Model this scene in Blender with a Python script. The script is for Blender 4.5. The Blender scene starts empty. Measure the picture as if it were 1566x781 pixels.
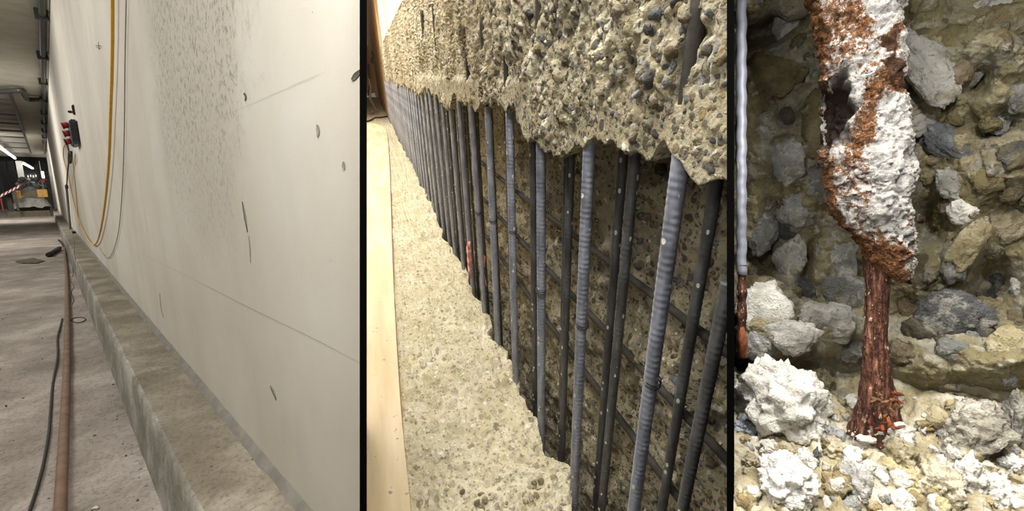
import bpy, bmesh, math, random
import numpy as np
from mathutils import Matrix, Vector

# ------------------------------------------------------------------ camera, world, lights
sc = bpy.context.scene
COL = sc.collection
F, CX, CY, W, H = 650.0, 783.0, 390.5, 1566, 781
CAM = np.array([0.0, 0.0, 1.60])
cd = bpy.data.cameras.new('camera'); cam = bpy.data.objects.new('camera', cd); COL.objects.link(cam)
cam.location = CAM; cam.rotation_euler = (math.pi/2, 0, 0)
cd.sensor_fit = 'HORIZONTAL'; cd.sensor_width = 36.0; cd.lens = 36.0*F/W
cd.clip_start = 0.01; cd.clip_end = 400
sc.camera = cam
sc.view_settings.view_transform = 'Standard'; sc.view_settings.look = 'None'
sc.view_settings.exposure = 0.0; sc.view_settings.gamma = 1.0
sc.view_settings.use_curve_mapping = False

wd = bpy.data.worlds.new('world'); sc.world = wd; wd.use_nodes = True
wd.node_tree.nodes['Background'].inputs[0].default_value = (1.0, 0.97, 0.90, 1)
wd.node_tree.nodes['Background'].inputs[1].default_value = 0.16

def nz(v): v = np.asarray(v, float); return v/np.linalg.norm(v)
def ray(x, y): return np.array([(x-CX)/F, 1.0, (CY-y)/F])

class Bay:
    """Local frame of one bay: X, Y, Z axes in world, origin at the eye point."""
    def __init__(s, X, Y, Z):
        s.A = np.array([X, Y, Z])               # rows: axes
        m = Matrix.Identity(4)
        for i in range(3):
            for j in range(3): m[j][i] = float(s.A[i][j])
        for j in range(3): m[j][3] = float(CAM[j])
        s.M = m
    def r(s, x, y): return s.A @ ray(x, y)
    def at(s, x, y, axis, val):                 # pixel direction met with the plane axis = val
        q = s.r(x, y); return q*(val/q[axis])
    def l_px(s, x, n, u):                       # X coordinate where (.., n, u) meets the upright plane through column x
        k = (x-CX)/F; a = s.A[:, 0]-k*s.A[:, 1]
        return -(n*a[1]+u*a[2])/a[0]
    def px(s, p):
        w = s.A.T @ np.asarray(p, float); return CX+F*w[0]/w[1], CY-F*w[2]/w[1]

# left bay: long wall running away (X along the wall, Y out of the wall, Z up the wall)
l_ = nz(ray(70, 300)); u0 = nz(np.array([0, 0, 1.0])-l_[2]*l_); n0 = np.cross(u0, l_)
ro = math.radians(7.0); u_ = math.cos(ro)*u0+math.sin(ro)*n0
LB = Bay(l_, np.cross(u_, l_), u_)
# middle bay: hacked wall with bare reinforcement
l_ = nz(ray(562, 114)); u_ = -nz(ray(835, 1950)); u_ = nz(u_-(u_@l_)*l_)
MB_ = Bay(l_, np.cross(u_, l_), u_)
# right bay: close niche (X right, Y forward, Z up)
f_ = nz(ray(1344, CY)); RB = Bay(np.array([f_[1], -f_[0], 0]), f_, np.array([0, 0, 1.0]))

def area(bay, name, loc, aim, power, size, color, size_y=None, spread=None):
    d = bpy.data.lights.new(name, 'AREA'); d.energy = power; d.size = size; d.color = color
    if size_y: d.shape = 'RECTANGLE'; d.size_y = size_y
    if spread: d.spread = spread
    o = bpy.data.objects.new(name, d); COL.objects.link(o)
    a = bay.M @ Vector(loc); b = bay.M @ Vector(aim)
    o.location = a; o.rotation_euler = (b-a).to_track_quat('-Z', 'Y').to_euler()
    return o
WARM = (1.0, 0.97, 0.92)
area(LB, 'tunnel_lamp_near', (2.2, 3.0, 3.2), (2.2, -0.5, -0.2), 58, 2.2, WARM)
area(LB, 'tunnel_lamp_middle', (6.0, 3.0, 3.3), (5.6, -0.4, -0.4), 135, 2.4, WARM)
area(LB, 'tunnel_lamp_mid_far', (12.0, 3.0, 3.4), (11.5, -0.3, -0.4), 200, 2.4, WARM)
area(LB, 'tunnel_lamp_far', (22.0, 3.2, 3.5), (23.0, 0.0, -1.0), 420, 2.4, WARM)
area(LB, 'tunnel_lamp_end', (42.0, 3.2, 3.5), (48.0, 1.5, -1.6), 750, 2.4, WARM)
LC = (1.0, 0.97, 0.91)
area(MB_, 'work_lamp_near', (0.55, 0.30, 1.35), (0.95, -0.25, -0.6), 30, 0.5, LC)
for k_, (l_, p_) in enumerate(((2.3, 44), (3.6, 55), (5.2, 68), (7.6, 84), (11.0, 110))):
    area(MB_, 'wall_fill_row', (l_, min(0.6, -0.1+0.13*l_), 1.5), (l_, -0.42, -0.4), p_, 0.8, LC)  # unseen fill lights added along the wall to even out its brightness
area(MB_, 'ledge_fill', (0.40, -0.30, 1.30), (1.1, 0.05, -1.2), 40, 0.4, LC)  # unseen fill light added to brighten the ledge and board
area(RB, 'hand_torch', (0.09, 0.26, 0.26), (0.0, 0.50, -0.10), 1.35, 0.04, (1.0, 0.97, 0.92))
area(RB, 'niche_fill', (-0.06, 0.12, 0.13), (0.0, 0.62, -0.05), 0.75, 0.07, (1.0, 0.97, 0.92))  # soft unseen fill added to lift the back of the niche

# ------------------------------------------------------------------ numpy noise
def hsh(i, j, k, s):
    n = (i*374761393+j*668265263+k*2147483647+s*1274126177) & 0xffffffff
    n = ((n ^ (n >> 13))*1274126177) & 0xffffffff
    n = ((n ^ (n >> 16))*2246822519) & 0xffffffff
    return ((n ^ (n >> 15)) & 0xffffff)/float(0xffffff)
def vnoise(p, s=0):
    p = np.asarray(p, float); i = np.floor(p).astype(np.int64); f = p-i; f = f*f*f*(f*(f*6-15)+10)
    out = 0
    for a in (0, 1):
        for b in (0, 1):
            for c in (0, 1):
                w = (f[..., 0] if a else 1-f[..., 0])*(f[..., 1] if b else 1-f[..., 1])*(f[..., 2] if c else 1-f[..., 2])
                out = out+w*hsh(i[..., 0]+a, i[..., 1]+b, i[..., 2]+c, s)
    return out*2-1
def fbm(p, sc_=1.0, oc=4, s=0, gain=0.5):
    p = np.asarray(p, float)*sc_; t = 0; a = 1.0
    for o in range(oc): t = t+a*vnoise(p, s+o*17); p = p*2.03+5.2; a *= gain
    return t
def voro(p, sc_=1.0, s=0):
    p = np.asarray(p, float)*sc_; i = np.floor(p).astype(np.int64)
    d1 = np.full(p.shape[:-1], 9.0); d2 = d1.copy(); idn = np.zeros(p.shape[:-1])
    for a in (-1, 0, 1):
        for b in (-1, 0, 1):
            for c in (-1, 0, 1):
                q = i+np.array([a, b, c])
                x = np.stack([q[..., m]+hsh(q[..., 0], q[..., 1], q[..., 2], s+m+1) for m in range(3)], -1)
                d = np.sqrt(((p-x)**2).sum(-1)); h = hsh(q[..., 0], q[..., 1], q[..., 2], s+9)
                near = d < d1
                d2 = np.where(near, d1, np.minimum(d2, d)); idn = np.where(near, h, idn); d1 = np.where(near, d, d1)
    return d1, d2, idn
def ss(a, b, x): t = np.clip((x-a)/(b-a), 0, 1); return t*t*(3-2*t)

# ------------------------------------------------------------------ materials
def C(r, g, b):
    f = lambda v: (v/255/12.92) if v/255 <= 0.04045 else ((v/255+0.055)/1.055)**2.4
    return (f(r), f(g), f(b), 1.0)
class Mat:
    def __init__(s, name, rough=0.85, metal=0.0):
        s.m = bpy.data.materials.new(name); s.m.use_nodes = True; s.t = s.m.node_tree
        s.b = s.t.nodes['Principled BSDF']; s.b.inputs['Roughness'].default_value = rough; s.b.inputs['Metallic'].default_value = metal
        s.b.inputs['Specular IOR Level'].default_value = 0.35
        s.co = s.t.nodes.new('ShaderNodeTexCoord').outputs['Object']
    def n(s, ty, **kw):
        n = s.t.nodes.new(ty)
        for k, v in kw.items():
            if k.startswith('p_'): setattr(n, k[2:], v)
        for k, v in kw.items():
            if k.startswith('p_'): continue
            key = int(k[1:]) if k[0] == 'i' and k[1:].isdigit() else k.replace('_', ' ')
            s.set(n.inputs[key], v)
        return n
    def set(s, sock, v):
        if isinstance(v, bpy.types.NodeSocket): s.t.links.new(v, sock)
        else: sock.default_value = v
    def noise(s, scale, det=5, rough=0.55, co=None, dist=0.0):
        return s.n('ShaderNodeTexNoise', Vector=co or s.co, Scale=scale, Detail=det, Roughness=rough, Distortion=dist).outputs['Fac']
    def vor(s, scale, co=None, feature='F1'):
        v = s.n('ShaderNodeTexVoronoi', Vector=co or s.co, Scale=scale, p_feature=feature); return v
    def warp(s, amt, scale, co=None):
        nn = s.n('ShaderNodeTexNoise', Vector=co or s.co, Scale=scale, Detail=3.0).outputs['Color']
        a = s.n('ShaderNodeVectorMath', p_operation='SUBTRACT', i0=nn, i1=(0.5, 0.5, 0.5)).outputs[0]
        b = s.n('ShaderNodeVectorMath', p_operation='SCALE', i0=a, Scale=amt).outputs[0]
        return s.n('ShaderNodeVectorMath', p_operation='ADD', i0=co or s.co, i1=b).outputs[0]
    def stretch(s, x, y, z): return s.n('ShaderNodeVectorMath', p_operation='MULTIPLY', i0=s.co, i1=(x, y, z)).outputs[0]
    def ramp(s, fac, stops, const=False):
        r = s.n('ShaderNodeValToRGB', Fac=fac); e = r.color_ramp.elements
        if const: r.color_ramp.interpolation = 'CONSTANT'
        while len(e) < len(stops): e.new(0.5)
        for k, (p, c) in enumerate(stops):
            e[k].position = p; e[k].color = c if len(c) == 4 else (*c, 1)
        return r.outputs['Color']
    def step(s, fac, a, b): return s.n('ShaderNodeMapRange', Value=fac, i1=a, i2=b, p_interpolation_type='SMOOTHSTEP').outputs[0]
    def mth(s, op, a, b=0.0): return s.n('ShaderNodeMath', p_operation=op, i0=a, i1=b).outputs[0]
    def mix(s, fac, a, b):
        m = s.t.nodes.new('ShaderNodeMix'); m.data_type = 'RGBA'
        s.set(m.inputs[0], fac); s.set(m.inputs[6], a); s.set(m.inputs[7], b); return m.outputs[2]
    def mul(s, a, b, fac=1.0):
        m = s.t.nodes.new('ShaderNodeMix'); m.data_type = 'RGBA'; m.blend_type = 'MULTIPLY'
        s.set(m.inputs[0], fac); s.set(m.inputs[6], a); s.set(m.inputs[7], b); return m.outputs[2]
    def sep(s, c): return s.n('ShaderNodeSeparateXYZ', i0=c).outputs
    def attr(s, name): return s.n('ShaderNodeAttribute', p_attribute_name=name).outputs
    def bump(s, h, strength=0.5, dist=0.01, nrm=None):
        b = s.n('ShaderNodeBump', Height=h, Strength=strength, Distance=dist)
        if nrm is not None: s.set(b.inputs['Normal'], nrm)
        return b.outputs[0]
    def out(s, col=None, nrm=None, rough=None):
        if col is not None: s.set(s.b.inputs['Base Color'], col)
        if nrm is not None: s.set(s.b.inputs['Normal'], nrm)
        if rough is not None: s.set(s.b.inputs['Roughness'], rough)
        return s.m
def plain(name, c, rough=0.6, metal=0.0, var=0.15, scale=20.0, bump=0.0):
    g = Mat(name, rough, metal); k = g.noise(scale)
    lo = tuple(v*(1-var) for v in c[:3]); hi = tuple(min(1, v*(1+var)) for v in c[:3])
    col = g.ramp(k, [(0.3, lo), (0.7, hi)])
    return g.out(col, g.bump(k, bump, 0.005) if bump else None)
def emit(name, c, e):
    g = Mat(name); g.b.inputs['Emission Color'].default_value = c; g.b.inputs['Emission Strength'].default_value = e
    return g.out(c)

def m_smooth_wall():
    g = Mat('smooth_concrete', 0.75)
    a = g.noise(0.9, 6, 0.6); base = g.ramp(a, [(0.3, C(194, 187, 172)), (0.55, C(206, 200, 187)), (0.75, C(214, 210, 199))])
    st = g.noise(1.0, 4, 0.5, g.stretch(2.6, 2.6, 0.35)); base = g.mix(g.mth('MULTIPLY', g.step(st, 0.5, 0.8), 0.3), base, C(176, 168, 152))
    # scoured patch with open pores: a band up the wall with soft edges
    xyz = g.sep(g.co); wob = g.mth('MULTIPLY', g.mth('SUBTRACT', g.noise(2.4, 6, 0.65), 0.5), 1.3)
    x = g.mth('ADD', xyz[0], wob)
    lo = g.mth('SUBTRACT', 2.0, g.mth('MULTIPLY', xyz[2], 0.45))
    band = g.mth('MULTIPLY', g.step(g.mth('SUBTRACT', x, lo), -0.15, 0.3), g.mth('SUBTRACT', 1.0, g.step(x, 2.9, 3.7)))
    band = g.mth('MULTIPLY', band, g.step(xyz[2], -0.6, 0.6))
    gr = g.noise(40.0, 7, 0.78, g.warp(0.05, 6, g.stretch(1, 1, 0.7))); grit = g.step(gr, 0.50, 0.60)
    base = g.mix(g.mth('MULTIPLY', band, g.mth('ADD', g.mth('MULTIPLY', grit, 0.6), 0.2)), base, C(122, 113, 94))
    v = g.vor(5.0, g.warp(0.03, 20)); rnd = g.sep(v.outputs['Color'])
    rad = g.mth('MULTIPLY', g.mth('MULTIPLY', rnd[1], rnd[1]), 0.06); hole = g.mth('MULTIPLY', g.mth('LESS_THAN', v.outputs['Distance'], rad), g.mth('GREATER_THAN', rnd[0], 0.4))
    v2 = g.vor(15.0, g.warp(0.02, 30)); r2 = g.sep(v2.outputs['Color']); hole = g.mth('MAXIMUM', hole, g.mth('MULTIPLY', g.mth('LESS_THAN', v2.outputs['Distance'], g.mth('MULTIPLY', r2[1], 0.075)), g.mth('GREATER_THAN', r2[0], 0.75)))
    base = g.mix(g.mth('MULTIPLY', hole, 0.75), base, C(92, 84, 70))
    fine = g.noise(140, 4); h = g.mth('SUBTRACT', g.mth('ADD', g.mth('MULTIPLY', fine, 0.12), g.mth('MULTIPLY', g.mth('MULTIPLY', gr, band), 1.0)), hole)
    return g.out(base, g.bump(h, 0.35, 0.006))
def m_kerb(name, top=True):
    g = Mat(name, 0.8)
    a = g.noise(2.2, 7, 0.62); b = g.noise(14, 6, 0.65)
    if top: col = g.ramp(a, [(0.32, C(104, 95, 80)), (0.5, C(132, 123, 107)), (0.68, C(164, 156, 141))])
    else: col = g.ramp(a, [(0.32, C(112, 107, 96)), (0.5, C(142, 138, 127)), (0.68, C(176, 172, 162))])
    col = g.mix(g.mth('MULTIPLY', g.step(b, 0.52, 0.75), 0.4), col, C(88, 80, 68))
    f2 = g.noise(45, 6, 0.7); col = g.mul(col, g.ramp(f2, [(0.3, (0.52, 0.5, 0.48)), (0.5, (1, 1, 1)), (0.7, (1.0, 1.0, 1.0))]))
    f3 = g.noise(5.5, 6, 0.65, None, 0.8); col = g.mix(g.mth('MULTIPLY', g.step(f3, 0.5, 0.66), 0.35), col, C(92, 84, 72) if top else C(196, 194, 186))
    v = g.vor(22, g.warp(0.03, 20)); r = g.sep(v.outputs['Color']); pit = g.mth('MULTIPLY', g.mth('LESS_THAN', v.outputs['Distance'], g.mth('MULTIPLY', r[1], 0.16)), g.mth('GREATER_THAN', r[0], 0.7))
    col = g.mix(g.mth('MULTIPLY', pit, 0.8), col, C(66, 60, 50))
    return g.out(col, g.bump(g.mth('ADD', b, g.mth('MULTIPLY', f2, 0.6)), 0.6, 0.010))
def m_dusty_floor():
    g = Mat('dusty_floor', 0.9)
    a = g.noise(1.1, 7, 0.65); b = g.noise(9, 6, 0.7)
    col = g.ramp(a, [(0.32, C(120, 111, 102)), (0.5, C(156, 147, 138)), (0.68, C(192, 184, 176))])
    col = g.mix(g.mth('MULTIPLY', g.step(b, 0.55, 0.72), 0.5), col, C(104, 94, 84))
    f2 = g.noise(38, 7, 0.72); col = g.mul(col, g.ramp(f2, [(0.3, (0.5, 0.48, 0.46)), (0.5, (1, 1, 1)), (0.7, (1.0, 1.0, 1.0))]))
    f3 = g.noise(3.6, 7, 0.7, None, 1.0); col = g.mix(g.mth('MULTIPLY', g.step(f3, 0.5, 0.64), 0.35), col, C(116, 107, 97))
    v = g.vor(26, g.warp(0.03, 20)); r = g.sep(v.outputs['Color']); pit = g.mth('MULTIPLY', g.mth('LESS_THAN', v.outputs['Distance'], g.mth('MULTIPLY', r[1], 0.18)), g.mth('GREATER_THAN', r[0], 0.74))
    col = g.mix(g.mth('MULTIPLY', pit, 0.75), col, C(74, 66, 58))
    sp = g.noise(60, 3, 0.6); col = g.mix(g.mth('MULTIPLY', g.step(sp, 0.64, 0.72), 0.6), col, C(78, 70, 62))
    sp2 = g.noise(48, 3, 0.6, g.stretch(1.1, 1, 1)); col = g.mix(g.mth('MULTIPLY', g.step(sp2, 0.70, 0.78), 0.7), col, C(214, 208, 198))
    return g.out(col, g.bump(g.mth('ADD', b, g.mth('MULTIPLY', sp, 0.4)), 0.5, 0.02))
def m_aggregate(name, paste, sc1=42.0, stops=None, speck=0.45):
    g = Mat(name, 0.88)
    w = g.warp(0.012*42/sc1, 60*sc1/42)
    a = g.noise(7*sc1/42, 6, 0.6)
    base = g.ramp(a, [(0.28, paste[0]), (0.5, paste[1]), (0.72, paste[2])])
    stops = stops or [(0.0, C(66, 64, 60)), (0.2, C(98, 90, 76)), (0.38, C(126, 108, 78)), (0.55, C(118, 120, 118)), (0.75, C(176, 170, 152)), (0.9, C(206, 200, 184))]
    h = g.noise(60*sc1/42, 5, 0.65)
    for sc_, thr, rmax in ((sc1, 0.42, 0.50), (sc1*2.3, 0.45, 0.48)):
        v = g.vor(sc_, w); r = g.sep(v.outputs['Color'])
        edge = g.mth('SUBTRACT', 1.0, g.step(v.outputs['Distance'], rmax*0.72, rmax))
        mk = g.mth('MULTIPLY', edge, g.mth('GREATER_THAN', r[0], thr))
        base = g.mix(g.mth('MULTIPLY', mk, 0.85), base, g.ramp(r[1], stops, True))
        h = g.mth('ADD', h, g.mth('MULTIPLY', mk, 0.35))
    sp = g.noise(210*sc1/42, 3, 0.6); base = g.mix(g.mth('MULTIPLY', g.step(sp, 0.56, 0.7), speck), base, C(74, 66, 48))
    return g.out(base, g.bump(g.mth('ADD', h, g.mth('MULTIPLY', sp, 0.4)), 0.75, 0.009*42/sc1))
def m_stone(name, sc1=1.0, coat=0.45):
    g = Mat(name, 0.72)
    oc = g.n('ShaderNodeObjectInfo').outputs; base = oc['Color']
    wc = g.n('ShaderNodeVectorMath', p_operation='ADD', i0=g.n('ShaderNodeNewGeometry').outputs['Position'], i1=(3.1, 1.7, 0.3)).outputs[0]
    a = g.noise(30*sc1, 6, 0.65, wc); base = g.mul(base, g.ramp(a, [(0.3, (0.55, 0.53, 0.5)), (0.55, (1, 1, 1)), (0.75, (1.0, 1.0, 1.0))]))
    b = g.noise(55*sc1, 7, 0.7, wc); al = oc['Alpha']
    base = g.mix(g.mth('MULTIPLY', g.step(b, 0.50, 0.60), g.mth('MULTIPLY', al, 0.75)), base, C(216, 211, 198))
    d = g.noise(26*sc1, 4, 0.6, wc, 0.6); base = g.mix(g.mth('MULTIPLY', g.step(d, 0.52, 0.66), g.mth('MULTIPLY', g.mth('SUBTRACT', 1.0, al), 0.75)), base, C(112, 100, 66))
    p = g.noise(190*sc1, 4, 0.65, wc); base = g.mix(g.mth('MULTIPLY', g.step(p, 0.58, 0.68), 0.65), base, C(62, 56, 44))
    return g.out(base, g.bump(g.mth('ADD', b, g.mth('MULTIPLY', p, 0.7)), 0.9, 0.007/sc1))
def m_rebar(name='galvanised_rebar', cs=None):
    g = Mat(name, 0.5, 0.3); cs = cs or (C(124, 128, 140), C(164, 168, 182), C(192, 194, 202))
    a = g.noise(40, 5, 0.6, g.stretch(1, 1, 0.25)); col = g.ramp(a, [(0.3, cs[0]), (0.55, cs[1]), (0.75, cs[2])])
    d = g.noise(6, 4, 0.6); col = g.mix(g.mth('MULTIPLY', g.step(d, 0.5, 0.72), 0.55), col, C(72, 66, 60))
    sp = g.vor(75, g.stretch(1, 1, 0.55)); r = g.sep(sp.outputs['Color'])
    mk = g.mth('MULTIPLY', g.mth('LESS_THAN', sp.outputs['Distance'], 0.26), g.mth('GREATER_THAN', r[0], 0.62))
    col = g.mix(mk, col, C(226, 222, 208))
    z = g.sep(g.co)[2]; wv = g.n('ShaderNodeMath', p_operation='SINE', i0=g.mth('MULTIPLY', z, 560.0)).outputs[0]
    g.set(g.b.inputs['Metallic'], g.mth('MULTIPLY', g.mth('SUBTRACT', 1.0, mk), 0.3))
    return g.out(col, g.bump(g.mth('ADD', g.mth('MULTIPLY', wv, 0.25), a), 0.25, 0.002))
def m_ply():
    g = Mat('formwork_board', 0.7)
    a = g.noise(3, 6, 0.6, g.stretch(0.4, 3, 1)); col = g.ramp(a, [(0.3, C(194, 172, 134)), (0.5, C(214, 194, 158)), (0.72, C(228, 212, 182))])
    b = g.noise(10, 6, 0.7); col = g.mix(g.mth('MULTIPLY', g.step(b, 0.6, 0.72), 0.4), col, C(160, 136, 104))
    p = g.noise(45, 3); col = g.mix(g.mth('MULTIPLY', g.step(p, 0.68, 0.74), 0.6), col, C(90, 74, 54))
    return g.out(col, g.bump(b, 0.2, 0.006))
def m_crust():
    g = Mat('rusty_crust', 0.8)
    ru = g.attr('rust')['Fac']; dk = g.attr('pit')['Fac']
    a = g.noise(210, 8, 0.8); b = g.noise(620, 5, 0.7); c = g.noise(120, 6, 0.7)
    base = g.ramp(c, [(0.32, C(150, 150, 154)), (0.45, C(206, 203, 197)), (0.6, C(236, 232, 224)), (0.75, C(190, 188, 188))])
    base = g.mix(g.mth('MULTIPLY', g.step(b, 0.56, 0.66), 0.55), base, C(88, 82, 80))
    rf = g.mth('ADD', g.mth('MULTIPLY', ru, 0.34), a)
    rust = g.ramp(b, [(0.3, C(48, 28, 16)), (0.45, C(104, 64, 33)), (0.58, C(152, 102, 56)), (0.72, C(190, 148, 104))])
    base = g.mix(g.step(rf, 0.60, 0.68), base, rust)
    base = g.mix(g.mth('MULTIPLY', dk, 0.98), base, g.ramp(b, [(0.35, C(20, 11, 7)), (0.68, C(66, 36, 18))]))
    return g.out(base, g.bump(g.mth('ADD', a, b), 1.0, 0.005))
def m_neck():
    g = Mat('corroded_steel', 0.55, 0.15)
    s = g.stretch(1, 1, 0.16)
    a = g.noise(260, 5, 0.65, s); b = g.noise(60, 5, 0.6); c = g.noise(330, 3, 0.6, g.stretch(1, 1, 0.4))
    col = g.ramp(a, [(0.3, C(26, 15, 11)), (0.46, C(64, 38, 27)), (0.58, C(104, 66, 48)), (0.72, C(166, 126, 100))])
    z = g.sep(g.co)[2]
    col = g.mix(g.mth('MULTIPLY', g.step(b, 0.5, 0.7), 0.5), col, C(52, 26, 18))
    col = g.mix(g.mth('MULTIPLY', g.step(c, 0.62, 0.70), 0.8), col, C(214, 186, 164))  # pale streaks, plus glints painted into the steel colour
    return g.out(col, g.bump(g.mth('ADD', a, c), 0.9, 0.004))
def m_paste():
    g = Mat('olive_mortar', 0.9)
    a = g.noise(16, 6, 0.6); b = g.noise(70, 6, 0.68); p = g.noise(200, 4, 0.6)
    col = g.ramp(a, [(0.28, C(88, 80, 56)), (0.45, C(118, 108, 78)), (0.6, C(138, 130, 102)), (0.75, C(124, 122, 114))])
    col = g.mix(g.mth('MULTIPLY', g.step(g.noise(28, 5, 0.6), 0.48, 0.62), 0.6), col, C(146, 144, 134))
    col = g.mix(g.mth('MULTIPLY', g.step(b, 0.52, 0.66), 0.55), col, C(178, 174, 160))
    col = g.mix(g.mth('MULTIPLY', g.step(p, 0.60, 0.70), 0.7), col, C(66, 58, 40))
    return g.out(col, g.bump(g.mth('ADD', b, g.mth('MULTIPLY', p, 0.6)), 0.8, 0.006))
def m_rubble():
    g = Mat('crumbled_mortar', 0.92)
    a = g.noise(22, 6, 0.62); b = g.noise(110, 6, 0.7)
    col = g.ramp(a, [(0.3, C(116, 104, 76)), (0.46, C(160, 148, 118)), (0.6, C(200, 194, 174)), (0.74, C(226, 223, 212))])
    col = g.mix(g.mth('MULTIPLY', g.step(b, 0.56, 0.66), 0.6), col, C(92, 80, 54))
    return g.out(col, g.bump(b, 0.9, 0.006))

MAT = dict(
    pale_rubble=plain('pale_rubble', C(176, 174, 166), 0.9, 0, 0.3, 6, 0.5),
    dim=emit('dim_lamp', (1, 0.97, 0.9, 1), 1.6),
    hairline=plain('hairline_crack', C(150, 142, 128), 0.95, 0, 0.3, 40), stain=plain('damp_stain', C(150, 144, 132), 0.9, 0, 0.2, 40),
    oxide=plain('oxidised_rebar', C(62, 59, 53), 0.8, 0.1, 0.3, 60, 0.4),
    wall=m_smooth_wall(), kerb=m_kerb('kerb_concrete'), kerb_face=m_kerb('kerb_face_concrete', False), dust=m_dusty_floor(),
    agg=m_aggregate('hacked_concrete', (C(130, 122, 97), C(162, 152, 124), C(188, 181, 158))),
    gravel=m_aggregate('ledge_concrete', (C(176, 165, 132), C(200, 190, 160), C(218, 210, 186)), 38.0, [(0.0, C(138, 128, 104)), (0.12, C(158, 146, 116)), (0.35, C(184, 174, 146)), (0.6, C(206, 198, 176)), (0.85, C(224, 218, 202))], 0.3),
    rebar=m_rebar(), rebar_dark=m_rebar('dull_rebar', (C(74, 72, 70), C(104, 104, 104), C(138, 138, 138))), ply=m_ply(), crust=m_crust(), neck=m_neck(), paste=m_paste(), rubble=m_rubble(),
    stone=m_stone('niche_stone'), pebble=m_stone('aggregate_pebble', 0.8),
    black=plain('divider_black', (0.002, 0.002, 0.002), 0.95, 0, 0.0), ceil=plain('ceiling_concrete', C(180, 176, 164), 0.9, 0, 0.12, 2.0),
    steel=plain('painted_pipe', C(70, 70, 66), 0.5, 0.3, 0.2), yellow=plain('yellow_hose_rubber', C(206, 162, 44), 0.5, 0, 0.12),
    dark=plain('black_rubber', C(42, 40, 38), 0.6, 0, 0.25), grey=plain('grey_cable_sheath', C(150, 146, 134), 0.6),
    brown=plain('brown_hose_fabric', C(120, 97, 80), 0.75, 0, 0.25, 12, 0.3), box=plain('navy_plastic', C(52, 58, 74), 0.45, 0, 0.15),
    red=plain('red_plastic', C(150, 44, 38), 0.5), white=plain('white_plastic', C(226, 224, 218), 0.5, 0, 0.06), pipe=plain('dull_zinc_pipe', C(120, 120, 116), 0.45, 0.5),
    wood=plain('weathered_timber', C(116, 106, 92), 0.85, 0, 0.25, 9, 0.3), yplank=plain('yellow_timber', C(206, 160, 84), 0.8, 0, 0.2, 8, 0.2),
    green=plain('olive_steel', C(66, 66, 50), 0.7), far=plain('sheet_metal', C(96, 100, 98), 0.6, 0.1, 0.15, 3), soot=plain('dark_steel_beam', C(26, 26, 26), 0.8),
    tube=emit('lamp_tube', (1, 0.98, 0.93, 1), 9.0), glow=emit('warning_lamp', (1.0, 0.8, 0.75, 1), 6.0),
    cream=plain('cream_wall', C(226, 208, 172), 0.8, 0, 0.06, 1.5), tan=plain('tan_wall', C(214, 178, 140), 0.8, 0, 0.08, 2.0),
    tape=plain('pink_tape', C(244, 176, 166), 0.5, 0, 0.1), crack=plain('crack_dark', C(90, 86, 78), 0.95, 0, 0.25, 60),
    joint=plain('joint_mortar', C(122, 118, 110), 0.85, 0, 0.22, 14, 0.4), chip=plain('lime_chip', C(228, 222, 206), 0.85), grit=plain('dark_grit', C(104, 96, 86), 0.95, 0, 0.35, 60, 0.5),
    rust=plain('rust_scale', C(126, 70, 38), 0.85, 0, 0.45, 160, 0.6),
)

for n_ in MAT['black'].node_tree.nodes:
    if n_.type == 'BSDF_PRINCIPLED': n_.inputs['Specular IOR Level'].default_value = 0.0

# ------------------------------------------------------------------ mesh kit
def mesh(name, v, f, mat, smooth=True):
    me = bpy.data.meshes.new(name); me.from_pydata(np.asarray(v, float).tolist(), [], f if isinstance(f, list) else f.tolist())
    me.materials.append(MAT[mat] if isinstance(mat, str) else mat)
    me.polygons.foreach_set('use_smooth', [smooth]*len(me.polygons)); me.update(); return me
BASE = {}
def reg(o, bay, base): o.matrix_world = bay.M @ Matrix.Translation(Vector([float(x) for x in base])); BASE[o.name] = (bay, np.asarray(base, float))
def props(o, label=None, cat=None, group=None, kind=None):
    for k, v in (('label', label), ('category', cat), ('group', group), ('kind', kind)):
        if v: o[k] = v
    return o
def thing(bay, name, base, label=None, cat=None, group=None, kind=None):
    o = bpy.data.objects.new(name, None); o.empty_display_size = 0.05; COL.objects.link(o); reg(o, bay, base)
    return props(o, label, cat, group, kind)
def solo(bay, name, geo, mat, label=None, cat=None, group=None, kind=None, smooth=True, base=None):
    v = np.asarray(geo[0], float)
    if base is None: base = np.array([v[:, 0].mean(), v[:, 1].mean(), v[:, 2].min()])
    o = bpy.data.objects.new(name, mesh(name, v-base, geo[1], mat, smooth)); COL.objects.link(o); reg(o, bay, base)
    return props(o, label, cat, group, kind)
def part(parent, name, geo, mat, smooth=True, label=None, kind=None):
    root = parent
    while root.parent: root = root.parent
    o = bpy.data.objects.new(name, mesh(name, np.asarray(geo[0], float)-BASE[root.name][1], geo[1], mat, smooth)); COL.objects.link(o); o.parent = parent
    return props(o, label, kind=kind)
def inst(parent, name, me, loc, rot, scale, color=None):
    root = parent
    while root.parent: root = root.parent
    o = bpy.data.objects.new(name, me); COL.objects.link(o); o.parent = parent
    o.location = np.asarray(loc, float)-BASE[root.name][1]; o.rotation_euler = rot; o.scale = scale
    if color: o.color = color
    return o
def solo_inst(bay, name, me, loc, rot, scale, color, label, cat, group=None):
    o = bpy.data.objects.new(name, me); COL.objects.link(o)
    o.matrix_world = bay.M @ Matrix.LocRotScale(Vector([float(x) for x in loc]), __import__('mathutils').Euler(rot), Vector(scale))
    o.color = color
    return props(o, label, cat, group)
def join(*gs):
    V, Fc, n = [], [], 0
    for v, f in gs:
        v = np.asarray(v, float); V.append(v); Fc += [[i+n for i in q] for q in f]; n += len(v)
    return np.concatenate(V), Fc
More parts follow.
